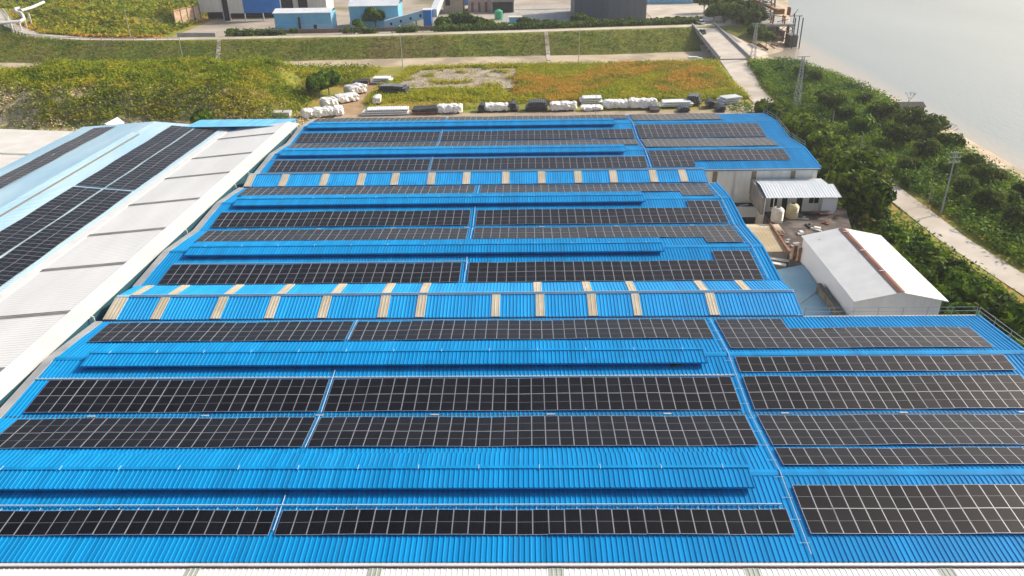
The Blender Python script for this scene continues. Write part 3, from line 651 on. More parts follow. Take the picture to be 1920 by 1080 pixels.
for v in (60,70,73.5): k=MB(); k.obox(LB(UE+1.5,v,-.8),(.6,1.3,.12),-.03); k.build('edge_hole',DARK,t)
t=thing('shed_ridge_piece',LB(39,96,0),'small white roof end poking up behind the pale building','roof')
k=MB(); q=[LB(38.4,94.2,-.5),LB(41,94.2,-.5),LB(39.7,94.2,.7)]; k.add(q+[p+vd*5 for p in q],[(0,1,2),(5,4,3),(0,3,4,1),(1,4,5,2),(2,5,3,0)]); k.build('roof',WHITE2,t)
# ---------------- white warehouse on the right ----------------
EZ=7.0
xl=(U(1605,563,EZ).x+U(1503,443,EZ).x)/2; yn=U(1605,563,EZ).y; yf=U(1503,443,EZ).y; xr2=(U(1643,441.7,EZ).x+U(1771.7,561.7,EZ).x)/2; xm=(xl+xr2)/2; RZ=8.15
t=thing('white_warehouse',(xm,yn,0),'white gabled warehouse with a rusty brown ridge strip, right of the blue roofs','warehouse')
k=MB()
for a,b,za,zb in ((xl-.15,xm,EZ,RZ),(xm,xr2+.5,RZ,EZ-.05)):
    q=[(a,yn-.35,za),(b,yn-.35,zb),(b,yf+.2,zb),(a,yf+.2,za)]; k.add(q+[(x,y,z-.12) for x,y,z in q],[(0,1,2,3),(7,6,5,4),(0,4,5,1),(1,5,6,2),(2,6,7,3),(3,7,4,0)])
k.build('roof',WHITE2,t)
k=MB(); k.add([(xm-.45,yn-.3,RZ-.03),(xm,yn-.3,RZ+.10),(xm,yf,RZ+.10),(xm-.45,yf,RZ-.03),(xm+.45,yn-.3,RZ-.03),(xm+.45,yf,RZ-.03)],[(0,1,2,3),(1,4,5,2)])
k.build('ridge_strip',mat('rusty_ridge',(.13,.045,.03),.8,0,(.20,.08,.05),.7),t)
k=MB()
for i in range(3):
    y=yn+5+i*6; k.box((xm-.4,y,RZ+.1),(xm+.4,y+.12,RZ+.16))
k.build('ridge_clip',WHITE2,t)
k=MB(); n=int((xr2-xl-.4)/.42)   # ribbed gable wall
k.add([(xl+.1,yn,-.3),(xr2-.1,yn,-.3),(xr2-.1,yn,EZ-.15),(xm,yn,RZ-.16),(xl+.1,yn,EZ-.15)]+[(xl+.1,yn+.15,-.3),(xr2-.1,yn+.15,-.3),(xr2-.1,yn+.15,EZ-.15),(xm,yn+.15,RZ-.16),(xl+.1,yn+.15,EZ-.15)],[(0,1,2,3,4),(9,8,7,6,5),(0,5,6,1),(1,6,7,2),(4,9,5,0),(2,7,8,3),(3,8,9,4)])
for i in range(n):
    x=xl+.2+i*.42; zt=EZ-.2+(RZ-EZ)*(1-abs(x-xm)/(xm-xl)); k.box((x,yn-.05,0),(x+.14,yn-.001,zt))
k.build('gable_wall',mat('ribbed_white_wall',(.62,.64,.66),.5,0,(.70,.71,.72),.6),t)
for a in (xl+.05,xr2-.25): k=MB(); k.box((a,yn+.16,-.3),(a+.15,yf-.16,EZ-.15)); k.build('side_wall',mat('side_wall_paint_%d'%int(a),(.66,.68,.72),.6),t)
k=MB(); k.box((xl+.1,yf-.15,-.3),(xr2-.1,yf,EZ-.15)); k.build('back_wall',WHITE2,t)
b=MB(); p=U(1541,449,EZ+.3); b.obox((p.x,p.y,EZ+.36),(.5,.12,.03),.5); tag(b.build('debris_scrap',GREYSTEEL),'tiny grey scrap lying near the far corner of the white warehouse roof','debris')
# pale blue lean-to
t=thing('lean_to_roof',U(1510,550,0),'pale blue flat lean-to roof between the blue halls and the white warehouse','roof')
LZ=3.6; q=[U(1447,507,LZ),U(1507,496,LZ),V((xl-.5,yn+2,LZ)),V((xl-.5,75,LZ)),U(1487,590,LZ)]
k=MB(); k.prism([(p.x,p.y) for p in q][::-1],LZ-.15,LZ); k.build('roof',mat('dusty_pale_blue',(.17,.33,.43),.6,0,(.25,.42,.50),.25,6),t)
k=MB(); k.prism([(p.x*.985+.55,p.y) for p in q][::-1],-.3,LZ-.16); k.build('wall',CONC2,t)
k=MB(); a=U(1500,570,LZ);b_=U(1540,541,LZ); k.tube([(a.x,a.y,LZ+.03),(b_.x,b_.y,LZ+.03)],.05,5); k.build('seam',GREYSTEEL,t)
k=MB(); k.box((xl-.9,yn+1,LZ),(xl-.35,yn+9,LZ+1.1)); k.build('parapet',mat('mossy_concrete',(.09,.085,.065),.9,0,(.18,.17,.13),.8),t)
# old concrete building with roof terrace
t=thing('old_concrete_block',(40,108,0),'old stained concrete block with a rusty littered terrace beside the blue halls','building')
OZ=3.4; q=[U(1428,390,OZ),U(1585,390,OZ),U(1600,440,OZ),U(1570,500,OZ),U(1482,500,OZ),U(1480,470,OZ),U(1443,415,OZ)]
STAIN=mat('stained_terrace',(.04,.032,.027),.95,0,(.17,.14,.12),.5,9,c3=(.075,.05,.04),s3=.3)
k=MB(); k.prism([(p.x,p.y) for p in q][::-1],-.3,OZ); k.build('terrace',STAIN,t)
k=MB(); a,b2=U(1443,415,OZ+.3),U(1481,471,OZ+.3); d=V((.12,0,0)); k.add([a-d,a+d,b2+d,b2-d]+[p-V((0,0,.5)) for p in (a-d,a+d,b2+d,b2-d)],[(3,2,1,0),(0,1,5,4),(1,2,6,5),(2,3,7,6),(3,0,4,7)]); k.build('parapet',RUST,t)
for (px,py,h_) in ((1488,487,2.2),(1499,489,2.0)):
    p=U(px,py,OZ); k=MB(); k.box((p.x-.22,p.y-.2,0),(p.x+.22,p.y+.2,OZ+h_)); k.build('brick_pillar',RUST,t)
# rusty lean-to with sunlight painted in as pale patches
t=thing('rusty_lean_to',U(1430,440,0),'rusty lean-to roof with painted pale sunlight beside the middle blue hall','roof')
q=[U(1393,421,3.4),U(1441,414,3.5),U(1482,468,3.3),U(1425,475,3.0)]
k=MB(); k.ribs((q[0].x,q[3].y,0),(1,0,0),min(q[2].x,q[1].x)-q[0].x+1.2,(0,1,0),[(0,3.25),(q[0].y-q[3].y,3.45)],pitch=.5,h=.02)
k.build('roof',mat('sunlit_rusty_sheet',(.34,.25,.14),.8,0,(.66,.60,.44),.35,8,(.35,1.4,1),c3=(.36,.28,.17),s3=.15),t)
k=MB(); k.box((q[0].x+.3,q[3].y+.4,-.3),(q[1].x,q[0].y-.3,3.1)); k.build('wall',CONC2,t)
# black tarp roof + white beam
t=thing('tarp_roof',U(1390,378,0),'flat black sheeted roof in the notch beside the middle hall','roof')
a,b2=U(1352,372,2.6),U(1424,392,2.6); k=MB(); k.box((30.3,b2.y,-.3),(b2.x+.3,116.5 if a.y<116.5 else a.y,2.6)); k.build('roof',BLACKTARP,t)
k=MB(); p=U(1376,400,2.9); k.box((30.3,b2.y-.5,1.4),(b2.x+1.5,b2.y-.05,3.1)); k.build('parapet',WHITE2,t)
k=MB()
for px,py,l in ((1372,380,1.2),(1395,384,.9)): p=U(px,py,2.7); k.obox((p.x,p.y,2.66),(l,.12,.04),.4)
k.build('loose_batten',CREAM,t)
for i,(px,py) in enumerate(((1450,492),(1465,480))):
    p=U(px,py,2.2); k=MB(); k.obox((p.x-1.5,p.y-1.2*i,2.4),(3.2,.35,.06),-.45); tag(k.build('fallen_white_sheet',WHITE2),'%s white sheet lying in the dark gap by the blue hall edge'%('lower' if i==0 else 'upper'),'sheet')
# little white house on the terrace
HZ=OZ; fx0,fx1=U(1436,367,6.4).x,U(1574,366,6.4).x; fy=U(1500,366.5,6.4).y; by=fy+6.6
t=thing('rooftop_house',((fx0+fx1)/2,fy,HZ),'small white house with a bright ribbed roof on the old terrace','house')
k=MB(); k.ribs((fx0-.1,fy-.9,0),(1,0,0),fx1-fx0+.2,(0,1,0),[(0,6.35),(4.2,7.05)],pitch=.45); k.ribs((fx0-.1,fy+3.3,0),(1,0,0),fx1-fx0-.6,(0,1,0),[(0,7.05),(3.4,6.8)],pitch=.45); k.build('roof',mat('bright_zinc',(.62,.66,.68),.45,0,(.74,.76,.76),.5,4,(3,.4,1)),t)
k=MB(); k.box((fx0+.1,fy+.9,-.3),(fx1-.15,by-.2,6.3)); k.build('wall',CREAM,t)
k=MB(); k.add([(fx0-.6,fy-.4,HZ),(fx0-.6,by,HZ),(fx0-.6,by,6.9),(fx0-.6,fy-.4,6.2)]+[(fx0,fy-.4,HZ),(fx0,by,HZ),(fx0,by,6.9),(fx0,fy-.4,6.2)],[(0,1,2,3),(7,6,5,4),(0,3,7,4),(2,1,5,6),(3,2,6,7)]); k.build('side_wall',mat('grey_brick_side',(.22,.20,.18),.85,0,(.32,.29,.26),.6),t)
k=MB(); k.box((fx1-2.6,fy-.5,HZ),(fx1-.3,fy+.88,6.1)); k.build('porch_wall',WHITE2,t)
wd=fx1-fx0
for a,b2,z0,z1,nm in ((.10,.19,4.2,5.9,'door'),(.26,.33,HZ,5.9,'door'),(.46,.54,HZ,5.9,'door'),(.63,.76,4.8,6.0,'window')):
    k=MB(); k.box((fx0+wd*a,fy+.84,z0),(fx0+wd*b2,fy+.895,z1)); dd=k.build(nm,DARK,t)
    if nm=='window': k=MB(); k.box((fx0+wd*(a+b2)/2-.03,fy+.80,z0),(fx0+wd*(a+b2)/2+.03,fy+.838,z1)); k.box((fx0+wd*a,fy+.80,z0-.1),(fx0+wd*b2,fy+.838,z0)); w_=k.build('window_frame',WHITE2,dd)
for px in (1432,1448): p=U(px,405,HZ); k=MB(); k.tube([(p.x,fy-.8,HZ-2.2),(p.x,fy-.8,6.3)],.07,6); k.build('post',WHITE2,t)
# water tanks
def tank(px,py,lab,m):
    p=U(px,py,OZ); t=thing('water_tank',p,lab,'water tank','water tanks on the old terrace'); r=.95; hh=2.1
    prof=[(r*.97,0)]
    for i in range(7): z=.2+i*.24; prof+=[(r*.94,z),(r,z+.06),(r,z+.16),(r*.94,z+.2)]
    prof+=[(r*.9,hh-.15),(r*.62,hh+.1),(r*.34,hh+.16)]
    k=MB(); n=28; vs=[(a*math.cos(6.28318*j/n),a*math.sin(6.28318*j/n),z) for a,z in prof for j in range(n)]; fs=[(i*n+j,i*n+(j+1)%n,(i+1)*n+(j+1)%n,(i+1)*n+j) for i in range(len(prof)-1) for j in range(n)]
    k.add(vs,fs); k.add(vs[-n:],[tuple(range(n))]); local(k.build('tank_body',m,smooth=False),t)
    k=MB(); k.tube([(0,0,hh+.14),(0,0,hh+.24)],r*.32,14); local(k.build('lid',DARK,),t)
tank(1456,414,'rounder cream ribbed water tank, the nearer one of the two on the terrace',mat('cream_tank',(.62,.55,.45),.35))
tank(1484,407,'yellowish ribbed water tank, the farther one of the two on the terrace',mat('yellow_tank',(.58,.48,.26),.35))
g=random.Random(5)
t=thing('scrap_frame',U(1545,405,OZ),'rusty table frame and scrap by the little house on the terrace','scrap')
for i in range(9):
    a=g.uniform(-2.2,2.2);b2=g.uniform(-1.2,1.2); k=MB(); k.tube([(a,b2,.03),(a+g.uniform(-.8,.8),b2+g.uniform(-.8,.8),g.uniform(.3,1.0))],.06,4); local(k.build('bar',RUST),t)
k=MB(); k.box((-2,-.2,.55),(1,.6,.64)); local(k.build('table_top',RUST),t)
SCR=[RUST,CONC2,WHITE2,DARK,CREAM]
for i,(px,py) in enumerate(((1462,446),(1475,455),(1500,440),(1515,425),(1530,432),(1548,420),(1505,412),(1522,448),(1446,484),(1440,478),(1474,486),(1490,462))):
    z=OZ if py<470 else .3; p=U(px,py,z); k=MB(); k.obox((0,0,.12),(g.uniform(.3,.9),g.uniform(.08,.3),.1),g.uniform(0,3)); k.obox((.3,.4,.25),(g.uniform(.1,.3),g.uniform(.1,.5),.12),g.uniform(0,3))
    o=k.build('rubble_heap',SCR[i%5]); o.location=p; tag(o,'%s small %s scrap heap, counted from the left, on or below the old terrace'%(ORD[i],('rusty','grey','white','dark','cream')[i%5]),'rubble','scrap on the old terrace')
# ---------------- poles ----------------
def pole(bx,by_,ytop,label,arms=0,z=None,r=.14,lean=0,grp=None,topx=None):
    b0=U(bx,by_,0 if z is None else z); b0.z=ground(b0.x,b0.y) if z is None else z
    h=height_to(b0,ytop); t=thing('utility_pole',b0,label,'pole',grp)
    k=MB(); top=V((0,0,h)); k.tube([(0,0,-.3),top],r,8,r2=r*.6); local(k.build('pole_shaft',WOODPOLE),t)
    for i in range(arms):
        k=MB(); k.box((-.9,-.05,h-.3-i*.8),(.9,.05,h-.18-i*.8)); local(k.build('crossarm',STEEL),t)
        for xx in (-.8,-.3,.3,.8): k=MB(); k.tube([(xx,0,h-.18-i*.8),(xx,0,h+.05-i*.8)],.06,5); local(k.build('insulator',WHITE2),t)
    return t
pole(1764,402,284,'tall grey concrete pole with three crossarms right of the river road',3,r=.17)
pole(1739,386,334,'short thin grey pole just left of the tall pole by the river road',0,r=.07)
pole(1611,290,249,'thin pole among the bank trees, nearer of the two in the greenery')
pole(1559,241,208,'thin pole among the bank trees, farther of the two in the greenery')
pole(755,126,62,'white pole at the canal edge left of centre, in front of the embankment')
pole(1085,116,55,'white pole at the canal edge right of the straight embankment strip')
pole(347,131,75,'leaning-looking pole at the canal edge near the slanting embankment strip',z=-.2)
pole(246,74,15,'pole standing on the embankment road beside the left scrubland',z=4)
pole(1117,214,174,'thin rusty pole among the stored sheets behind the farthest hall',z=.2,r=.08)
pole(1312,208,170,'thin pale pole right of the dark sheet stacks behind the farthest hall',z=.2,r=.08)
pole(850,214,186,'thin white pole beside the lumpy white wrapped pile',z=.2,r=.07)
def lattice(bx,by_,ytop,label,w0=1.5,w1=.5):
    b0=U(bx,by_,0); b0.z=max(-2.4,ground(b0.x,b0.y)); h=height_to(b0,ytop); t=thing('lattice_tower',b0,label,'pylon'); n=9
    for sx,sy in ((-1,-1),(1,-1),(1,1),(-1,1)):
        k=MB(); k.tube([(sx*w0/2,sy*w0/2,-.3),(sx*w1/2,sy*w1/2,h)],.07,4); local(k.build('leg',STEEL),t)
    k=MB()
    for i in range(n):
        z0,z1=h*i/n,h*(i+1)/n; a=(w0+(w1-w0)*i/n)/2;b=(w0+(w1-w0)*(i+1)/n)/2
        for (p,q) in (((-a,-a),(b,-b)),((a,-a),(b,b)),((a,a),(-b,b)),((-a,a),(-b,-b))):
            k.tube([(p[0],p[1],z0),(q[0],q[1],z1)],.04,4)
        for (p,q) in (((-b,-b),(b,-b)),((b,-b),(b,b)),((b,b),(-b,b)),((-b,b),(-b,-b))): k.tube([(p[0],p[1],z1),(q[0],q[1],z1)],.035,4)
    local(k.build('bracing',STEEL),t)
    for i,zz in enumerate((h,h*.93)):
        k=MB(); k.box((-1.6+i*.4,-.06,zz-.06),(1.6-i*.4,.06,zz+.06)); local(k.build('crossarm',STEEL),t)
lattice(1492,205,106,'steel lattice tower in the bank shrubs, the nearer of the two')
lattice(1411,112,44,'steel lattice tower at the end of the bridge, the farther of the two')
# ---------------- stored goods behind the far hall ----------------
SHEETD=mat('dark_sheet_metal',(.035,.042,.055),.4,.2,(.08,.09,.11),.8); WRAP=mat('white_wrapping',(.74,.71,.66),.6,0,(.82,.80,.76),.7,6,bump=.5)
PLANKW=mat('white_panel_stack',(.66,.67,.66),.55,0,(.78,.78,.76),1.0)
def pile(px0,px1,pyb,pyt,kind,label,rz=0,depth=2.2,cat='stack'):
    z0=.2; a,b=U(px0,pyb,z0),U(px1,pyb,z0); z0=max(.2,ground((a.x+b.x)/2,a.y)+.1); a,b=U(px0,pyb,z0),U(px1,pyb,z0); wd=(b-a).length; c=(a+b)/2; hh=max(.55,min(3.2,.95*height_to(V((c.x,c.y,z0)),pyt+.22*(pyb-pyt))))
    g=random.Random(px0); nm={'wrap':'wrapped_bundle','dark':'dark_sheet_stack','plank':'white_panel_stack','tarp':'tarped_pallet'}[kind]
    t=thing(nm,(c.x,c.y+depth/2,z0),label,cat,'materials stored behind the far hall',rz)
    # sleepers under the goods
    for xx in (-.35,0,.35): k=MB(); k.box((xx*wd-.15,-depth*.45,-.2),(xx*wd+.15,depth*.45,.16)); local(k.build('sleeper',RUST),t)
    if kind=='wrap':
        k=MB(); n=14; m=max(4,int(wd/.5)); vs=[]
        for i in range(m+1):
            x=-wd/2+wd*i/m; e=1 if 0<i<m else .8
            for j in range(n):
                a_=2*math.pi*j/n; ca,sa=math.cos(a_),math.sin(a_); rr=(1+.17*g.uniform(-1,1))*(1 if i%5 else .88)
                y=depth/2*abs(ca)**.35*(1 if ca>0 else -1)*rr*e; z=.16+hh/2+hh/2*abs(sa)**.4*(1 if sa>0 else -1)*rr*e
                vs.append((x+g.uniform(-.08,.08),y,max(.16,z)))
        k.add(vs,[(i*n+j,i*n+(j+1)%n,(i+1)*n+(j+1)%n,(i+1)*n+j) for i in range(m) for j in range(n)]+[tuple(range(n)),tuple(range(m*n,m*n+n))[::-1]])
        local(k.build('wrapped_goods',WRAP),t)
    elif kind=='tarp':
        k=MB(); k.box((-wd/2,-depth/2,.16),(wd/2,depth/2,.7)); local(k.build('crate_base',RUST),t)
        k=MB(); k.prism([(-wd/2-.1,-depth/2-.1),(wd/2+.1,-depth/2-.1),(wd/2+.1,depth/2+.1),(-wd/2-.1,depth/2+.1)],.72,[hh*.7,hh,hh,hh*.8]); local(k.build('tarp',BLACKTARP),t)
    else:
        n=4 if kind=='dark' else 3; lh=hh/n
        for q in range(n):
            k=MB(); dx,dy=g.uniform(-.4,.4),g.uniform(-.3,.3); r_=g.uniform(-.06,.06); w2=wd*(.96-.07*q)/2
            m=max(4,int(w2*2/.55)); vs=[]
            for i in range(m+1):
                for s_ in (0,.28,.56,.84):
                    x=-w2+2*w2*min(1,(i+s_)/m); zz=(.0 if s_<.5 else .14)*(1 if kind=='dark' else .4)+.22*math.cos(x/w2*1.4)*(1 if kind=='dark' else .2)
                    for y in (-depth/2,depth/2): vs.append((x+dx+y*math.tan(r_),y+dy,.2+lh*(q+.55)+zz)); vs.append((x+dx+y*math.tan(r_),y+dy,.18+lh*q+zz))
            M_=4; c4=len(vs)//4; fs=[]
            for i in range(c4-1):
                o=4*i; fs+=[(o,o+4,o+6,o+2),(o+1,o+3,o+7,o+5),(o,o+1,o+5,o+4),(o+2,o+6,o+7,o+3)]
            fs+=[(0,2,3,1),(4*c4-4,4*c4-3,4*c4-1,4*c4-2)]
            k.add(vs,fs); local(k.build('sheet_layer',SHEETD if kind=='dark' else PLANKW),t)
    return t
PL_=[(678,772,217,202,'plank','wide grey white panel stack at the left end of the row behind the far hall'),
(774,819,215,198,'tarp','black tarped pallet left of the lumpy white wrapped pile'),
(819,866,214,195,'wrap','lumpy white wrapped pile with the thin white pole beside it'),
(895,909,211,196,'dark','small dark sheet stack at the left end of a white bundle'),
(907,953,210,194,'wrap','smooth white bundle between two dark sheet stacks'),
(955,972,209,191,'dark','dark sheet stack leaning at the right end of a white bundle'),
(986,1030,209,188,'dark','large dark ribbed sheet stack left of a long pinkish white bundle'),
(1031,1082,209,191,'wrap','long pinkish white bundle right of the large dark ribbed stack'),
(1090,1131,209,200,'wrap','low white bundle below the loose white planks'),
(1086,1130,196,180,'plank','loose white planks behind the low white bundle'),
(1132,1178,205,187,'wrap','white bundle with slanting lower edge, left of the biggest white bundle'),
(1180,1233,205,184,'wrap','biggest squarish white bundle in the row behind the far hall'),
(1238,1303,201,189,'plank','long low white panel stack right of the biggest white bundle'),
(1288,1316,197,177,'dark','dark ribbed sheets leaning beside the long low white stack'),
(1326,1342,203,190,'dark','small dark stack in the grass right of the leaning ribbed sheets'),
(1349,1392,196,179,'plank','white sheet pile near the river road at the right end of the row'),
(1270,1294,211,202,'dark','small dark sheet stack close behind the roof edge, left one'),
(1345,1362,211,201,'dark','small dark sheet stack close behind the roof edge, right one'),
(1220,1236,211,205,'tarp','very small dark heap close behind the roof edge'),
(565,640,221,203,'wrap','large white wrapped pile nearest the left end of the dirt path'),
(600,628,203,184,'wrap','white roll pile left of the dirt path, second from the hall'),
(628,668,193,177,'wrap','row of white rolls along the left side of the dirt path'),
(645,683,178,157,'wrap','farthest tall white pile left of the dirt path'),
(662,690,161,148,'tarp','dark sheets lying at the far left of the dirt path'),
(697,735,157,143,'plank','white block pile at the far end of the dirt path'),
(705,768,178,157,'dark','dark scattered sheet stack right of the dirt path'),
(698,712,196,180,'wrap','small white roll standing right of the dirt path')]
for a,b,yb,yt,kd,lb in PL_:
    rz={565:.35,600:.6,628:.7,645:.8,705:-.2,1349:.35,986:.0,1288:-.3}.get(a,g.uniform(-.06,.06)); pile(a,b,yb,yt,kd,lb,rz,4.2 if kd=='wrap' and a<700 else 3.2)
k=MB(); k.obox((0,0,.5),(3.2,.7,.5)); 
p=U(508,218,1.0); k=MB(); k.box((p.x-5,p.y-1.3,0),(p.x+5,p.y+1.3,2.2)); t_=tag(k.build('storage_container',mat('grey_white_box',(.50,.48,.47),.6)),'pale grey box container standing behind the left end of the blue roof','container')
# ---------------- trees ----------------
tg=random.Random(11)
protoA=[make_tree('x','broadleaf_tree',5.0,4.4,5.4,LEAF_D,n=5200,leaf=.46,seed=20+i,loc=(0,-500,0)) for i in range(4)]
protoB=[make_tree('x','broadleaf_tree',3.6,3.0,3.4,LEAF_M,n=2600,leaf=.5,seed=40+i,loc=(0,-500,0),trunk=.16) for i in range(3)]
protoC=[make_tree('x','bank_tree',4.2,3.4,4.6,LEAF_B,n=1500,leaf=.42,seed=60+i,loc=(0,-500,0),bare=True,lumps=18,low=.3 if False else 0) if False else make_tree('x','bank_tree',4.2,3.4,4.6,LEAF_B,n=2300,leaf=.42,seed=60+i,loc=(0,-500,0),bare=True,lumps=18) for i in range(3)]
used=set()
def put(proto,x,y,s,label,group,sz=None,z=None):
    p=tg.choice(proto)
    if p.name not in used: t=p; used.add(p.name)
    else: t=copy_tree(p)
    t.location=(x,y,ground(x,y)-.1 if z is None else z); t.rotation_euler=(0,0,tg.uniform(0,6.28)); t.scale=(s,s,sz or s*tg.uniform(.9,1.1)); tag(t,label,'tree',group); return t
ROW1=[(1440,214,.75),(1466,226,.8),(1492,240,.85),(1520,258,.85),(1548,280,.9),(1578,304,.95),(1602,330,1.0),(1618,362,1.0),(1590,352,.85)]
for i,(px,py,s) in enumerate(ROW1):
    q=U(px,py,5.0*s); put(protoA,q.x,q.y,s,'%s dark leafy tree, counted from the far end, in the row beside the farthest hall'%ORD[i],'trees along the right edge of the blue roofs')
    if i<7: put(protoB,q.x-3.2,q.y-1.5,.8,'low dark filler tree on the hall side of the row, %s from the far end'%ORD[i],'trees along the right edge of the blue roofs')
    if i<6: put(protoB,q.x+4.5,q.y-1,.75,'low dark filler tree on the road side of the row, %s from the far end'%ORD[i],'trees along the right edge of the blue roofs')
ROW2=[(1690,436,.75),(1722,462,.8),(1755,482,.8),(1790,510,.8),(1822,540,.8),(1856,560,.8),(1890,590,.85),(1925,620,.9),(1700,480,.7),(1740,520,.7),(1780,560,.75),(1825,590,.75),(1868,625,.8),(1910,660,.8)]
for i,(px,py,s) in enumerate(ROW2):
    q=U(px,py,3.4); put(protoB,q.x-.9,q.y,s*1.18,'%s dense rounded tree, %s, in the belt behind the white warehouse'%(ORD[i if i<8 else i-8],'road side counted from far' if i<8 else 'warehouse side counted from far'),'trees behind the white warehouse')
for i,(px,py,s) in enumerate(((1642,372,.8),(1648,402,.55),(1606,392,.7),(1668,428,.6))):
    q=U(px,py,3.0*s); put(protoB,q.x,q.y,s,'%s low filler tree between the rooftop house and the road, counted from the far end'%ORD[i],'trees along the right edge of the blue roofs')
# riverbank trees, surveyed by where they stand
BK=sorted([(1500,150,.8),(1525,160,.75),(1462,140,.7),(1555,215,1.0),(1610,255,1.1),(1650,235,1.1),(1700,250,1.2),(1680,280,1.1),(1740,262,1.1),(1735,300,1.1),(1775,280,1.0),(1590,300,.9),(1640,320,1.0),(1700,325,.95),(1800,375,1.0),(1840,350,1.1),(1880,390,1.1),(1850,400,1.1),(1905,430,1.0),(1770,330,.9),(1820,320,.8),(1870,345,.8),(1915,380,.9),(1700,350,.75),(1540,190,.8),(1580,230,.9),(1620,200,.7)],key=lambda q:q[1])
for i,(px,py,s) in enumerate(BK):
    p=U(px,py,0); rk=sum(1 for a_ in BK[:i] if (a_[1]<200,a_[1]<330)==(py<200,py<330)); put(protoC if i%3 else protoB,p.x,p.y,s*(.78 if py<295 else .6),'%s riverbank tree of those %s'%(ORD[rk],('at the far tip by the inlet','between the road and the beach hut','above the near beach')[0 if py<200 else 1 if py<330 else 2]),'riverbank trees',z=-.5)
# grass / shrubs
def road_clear(x,y):
    rx=ip(y,[(30,78),(70,72),(96,68),(112,66),(131,65.6),(160,64.5),(185,62),(199,60.5),(215,61),(240,64),(258,66)]); return abs(x-rx)
def f_bank(x,y):
    d=ip(y,XS)-x
    return 1 if x>ip(y,[(30,78),(70,72),(96,68),(112,66),(131,65.6),(160,64.5),(185,62),(199,60.5),(215,61),(240,64),(258,66)])+2 and d>(9.5 if y<190 else 7)+2.2*nz(x,y,.12) and road_clear(x,y)>3.9 and y<251+(x-70)*.1 else 0
scatter('bank_shrubs','dense green shrubs covering the riverbank between road and beach','',f_bank,19000,(60,101,20,256),BANKV,(.6,2.3),.30,7,.6,.3)
def f_verge(x,y): return 1 if (road_clear(x,y)>2.9 and x<66 and (x>49 or y>200)) and not(y>160 and y<204 and x<50) else 0
scatter('verge_grass','green grass verge beside the river road','',lambda x,y: f_verge(x,y) if x>50 and y<200 else 0,3500,(50,68,40,200),BANKV,(.3,.8),.35,4,.5,.5)
def inpoly(x,y,P):
    c=False; j=len(P)-1
    for i in range(len(P)):
        if (P[i][1]>y)!=(P[j][1]>y) and x<(P[j][0]-P[i][0])*(y-P[i][1])/(P[j][1]-P[i][1])+P[i][0]: c=not c
        j=i
    return c
GP=[(-38,222),(-4,219.5),(-3,247),(-20,249),(-33,246),(-36,236)]
def pathd(x,y): return abs(x-ip(y,[(188,-43),(196,-44),(206,-47),(218,-47),(232,-46),(240,-42)]))
def f_field(x,y):
    if y>ip(x,TA)-3: return 0
    if inpoly(x,y,GP): return .05 if nz(x,y,.2)<.25 else .8
    if x<-2 and y<226: 
        if pathd(x,y)<4 : return 0
        return .75 if nz(x,y,.12,4)>-.2 and y>205 else .12
    if pathd(x,y)<4.5: return 0
    if x>58-0.0*(y) and road_clear(x,y)<5.5: return 0
    if y<203+3*nz(x,1,.2): return .04
    return 1
def f_orange(x,y): return f_field(x,y)*(1 if -4<x<56 and nz(x,y,.055,3)+.35-.022*abs(y-224)>0 else .02 if x>-50 else 0)
def f_green(x,y): return f_field(x,y)*(1 if not(-4<x<56 and nz(x,y,.055,3)+.35-.022*abs(y-224)>0) else .35)
scatter('dry_orange_grass','tall rust orange dry grass on the field behind the far hall','',f_orange,21000,(-50,62,200,255),DRYG,(.6,1.6),.24,6,.4,.75)
scatter('field_grass','tall yellow green grass around the field behind the far hall','',f_green,21000,(-50,62,198,254),GRASSY,(.5,1.5),.24,6,.4,.75)
def f_mound(x,y):
    if y>ip(x,TA)-1: return 0
    if y<185+3*nz(x,1,.09)+ (8 if x<-120 else 0): return .10 if y>178 and x<-58 else 0
    if nz(x,y,.07,12)<-.42: return .05
    if inpoly(x,y,[(-80,228),(-68,227),(-66,232),(-78,233)]): return 0
    return 1 if x<-58 or (x<-50 and y>226) else .0
scatter('mound_shrubs','thick green scrub covering the low mound behind the white building','',f_mound,24000,(-200,-49,178,256),SHRUB,(.6,2.2),.33,7,.7,.25)
scatter('cut_dry_grass','golden dry tufts on the pale rocky cut behind the white building','',lambda x,y: (1 if nz(x,y,.25,5)>-.1 else .1) if y<199+3*nz(x,1,.09) and x<-50 else 0,5000,(-135,-50,174,203),mat('golden_tufts',(.42,.32,.12),.8,0,(.66,.54,.30),.8,5,c3=(.20,.22,.05),s3=.2),(.3,.9),.30,5,.5,.7)
def f_left(x,y):
    c=ip(x,TC)
    return 1 if y>c+9 and x<-138+ (y-300)*.0 and nz(x,y,.05,2)>-.15 else .25 if y>c+9 and x<-140 else 0
scatter('scrubland_bushes','mixed dark scrub beyond the embankment at upper left','',f_left,8000,(-330,-138,296,460),SHRUB,(.8,3.2),.85,5,1.1,.2)
scatter('scrubland_dry_grass','orange dry grass along the embankment road at upper left','',lambda x,y: 1 if y>ip(x,TC)+7 and y<ip(x,TC)+60 and nz(x,y,.03,6)+.012*(ip(x,TC)+34-y)>-.1 else 0,7000,(-235,-138,292,380),DRYG,(.5,1.4),.55,5,.8,.7)
scatter('levee_grass','short green turf on the canal embankment slope','',lambda x,y: 1 if ip(x,TB)+.5<y<ip(x,TC)-.3 else 0,14000,(-230,60,270,330),leafmat('turf_blades',(.13,.18,.006),(.24,.26,.010),.12,c3=(.26,.22,.04)),(.12,.35),.28,3,.6,.4)
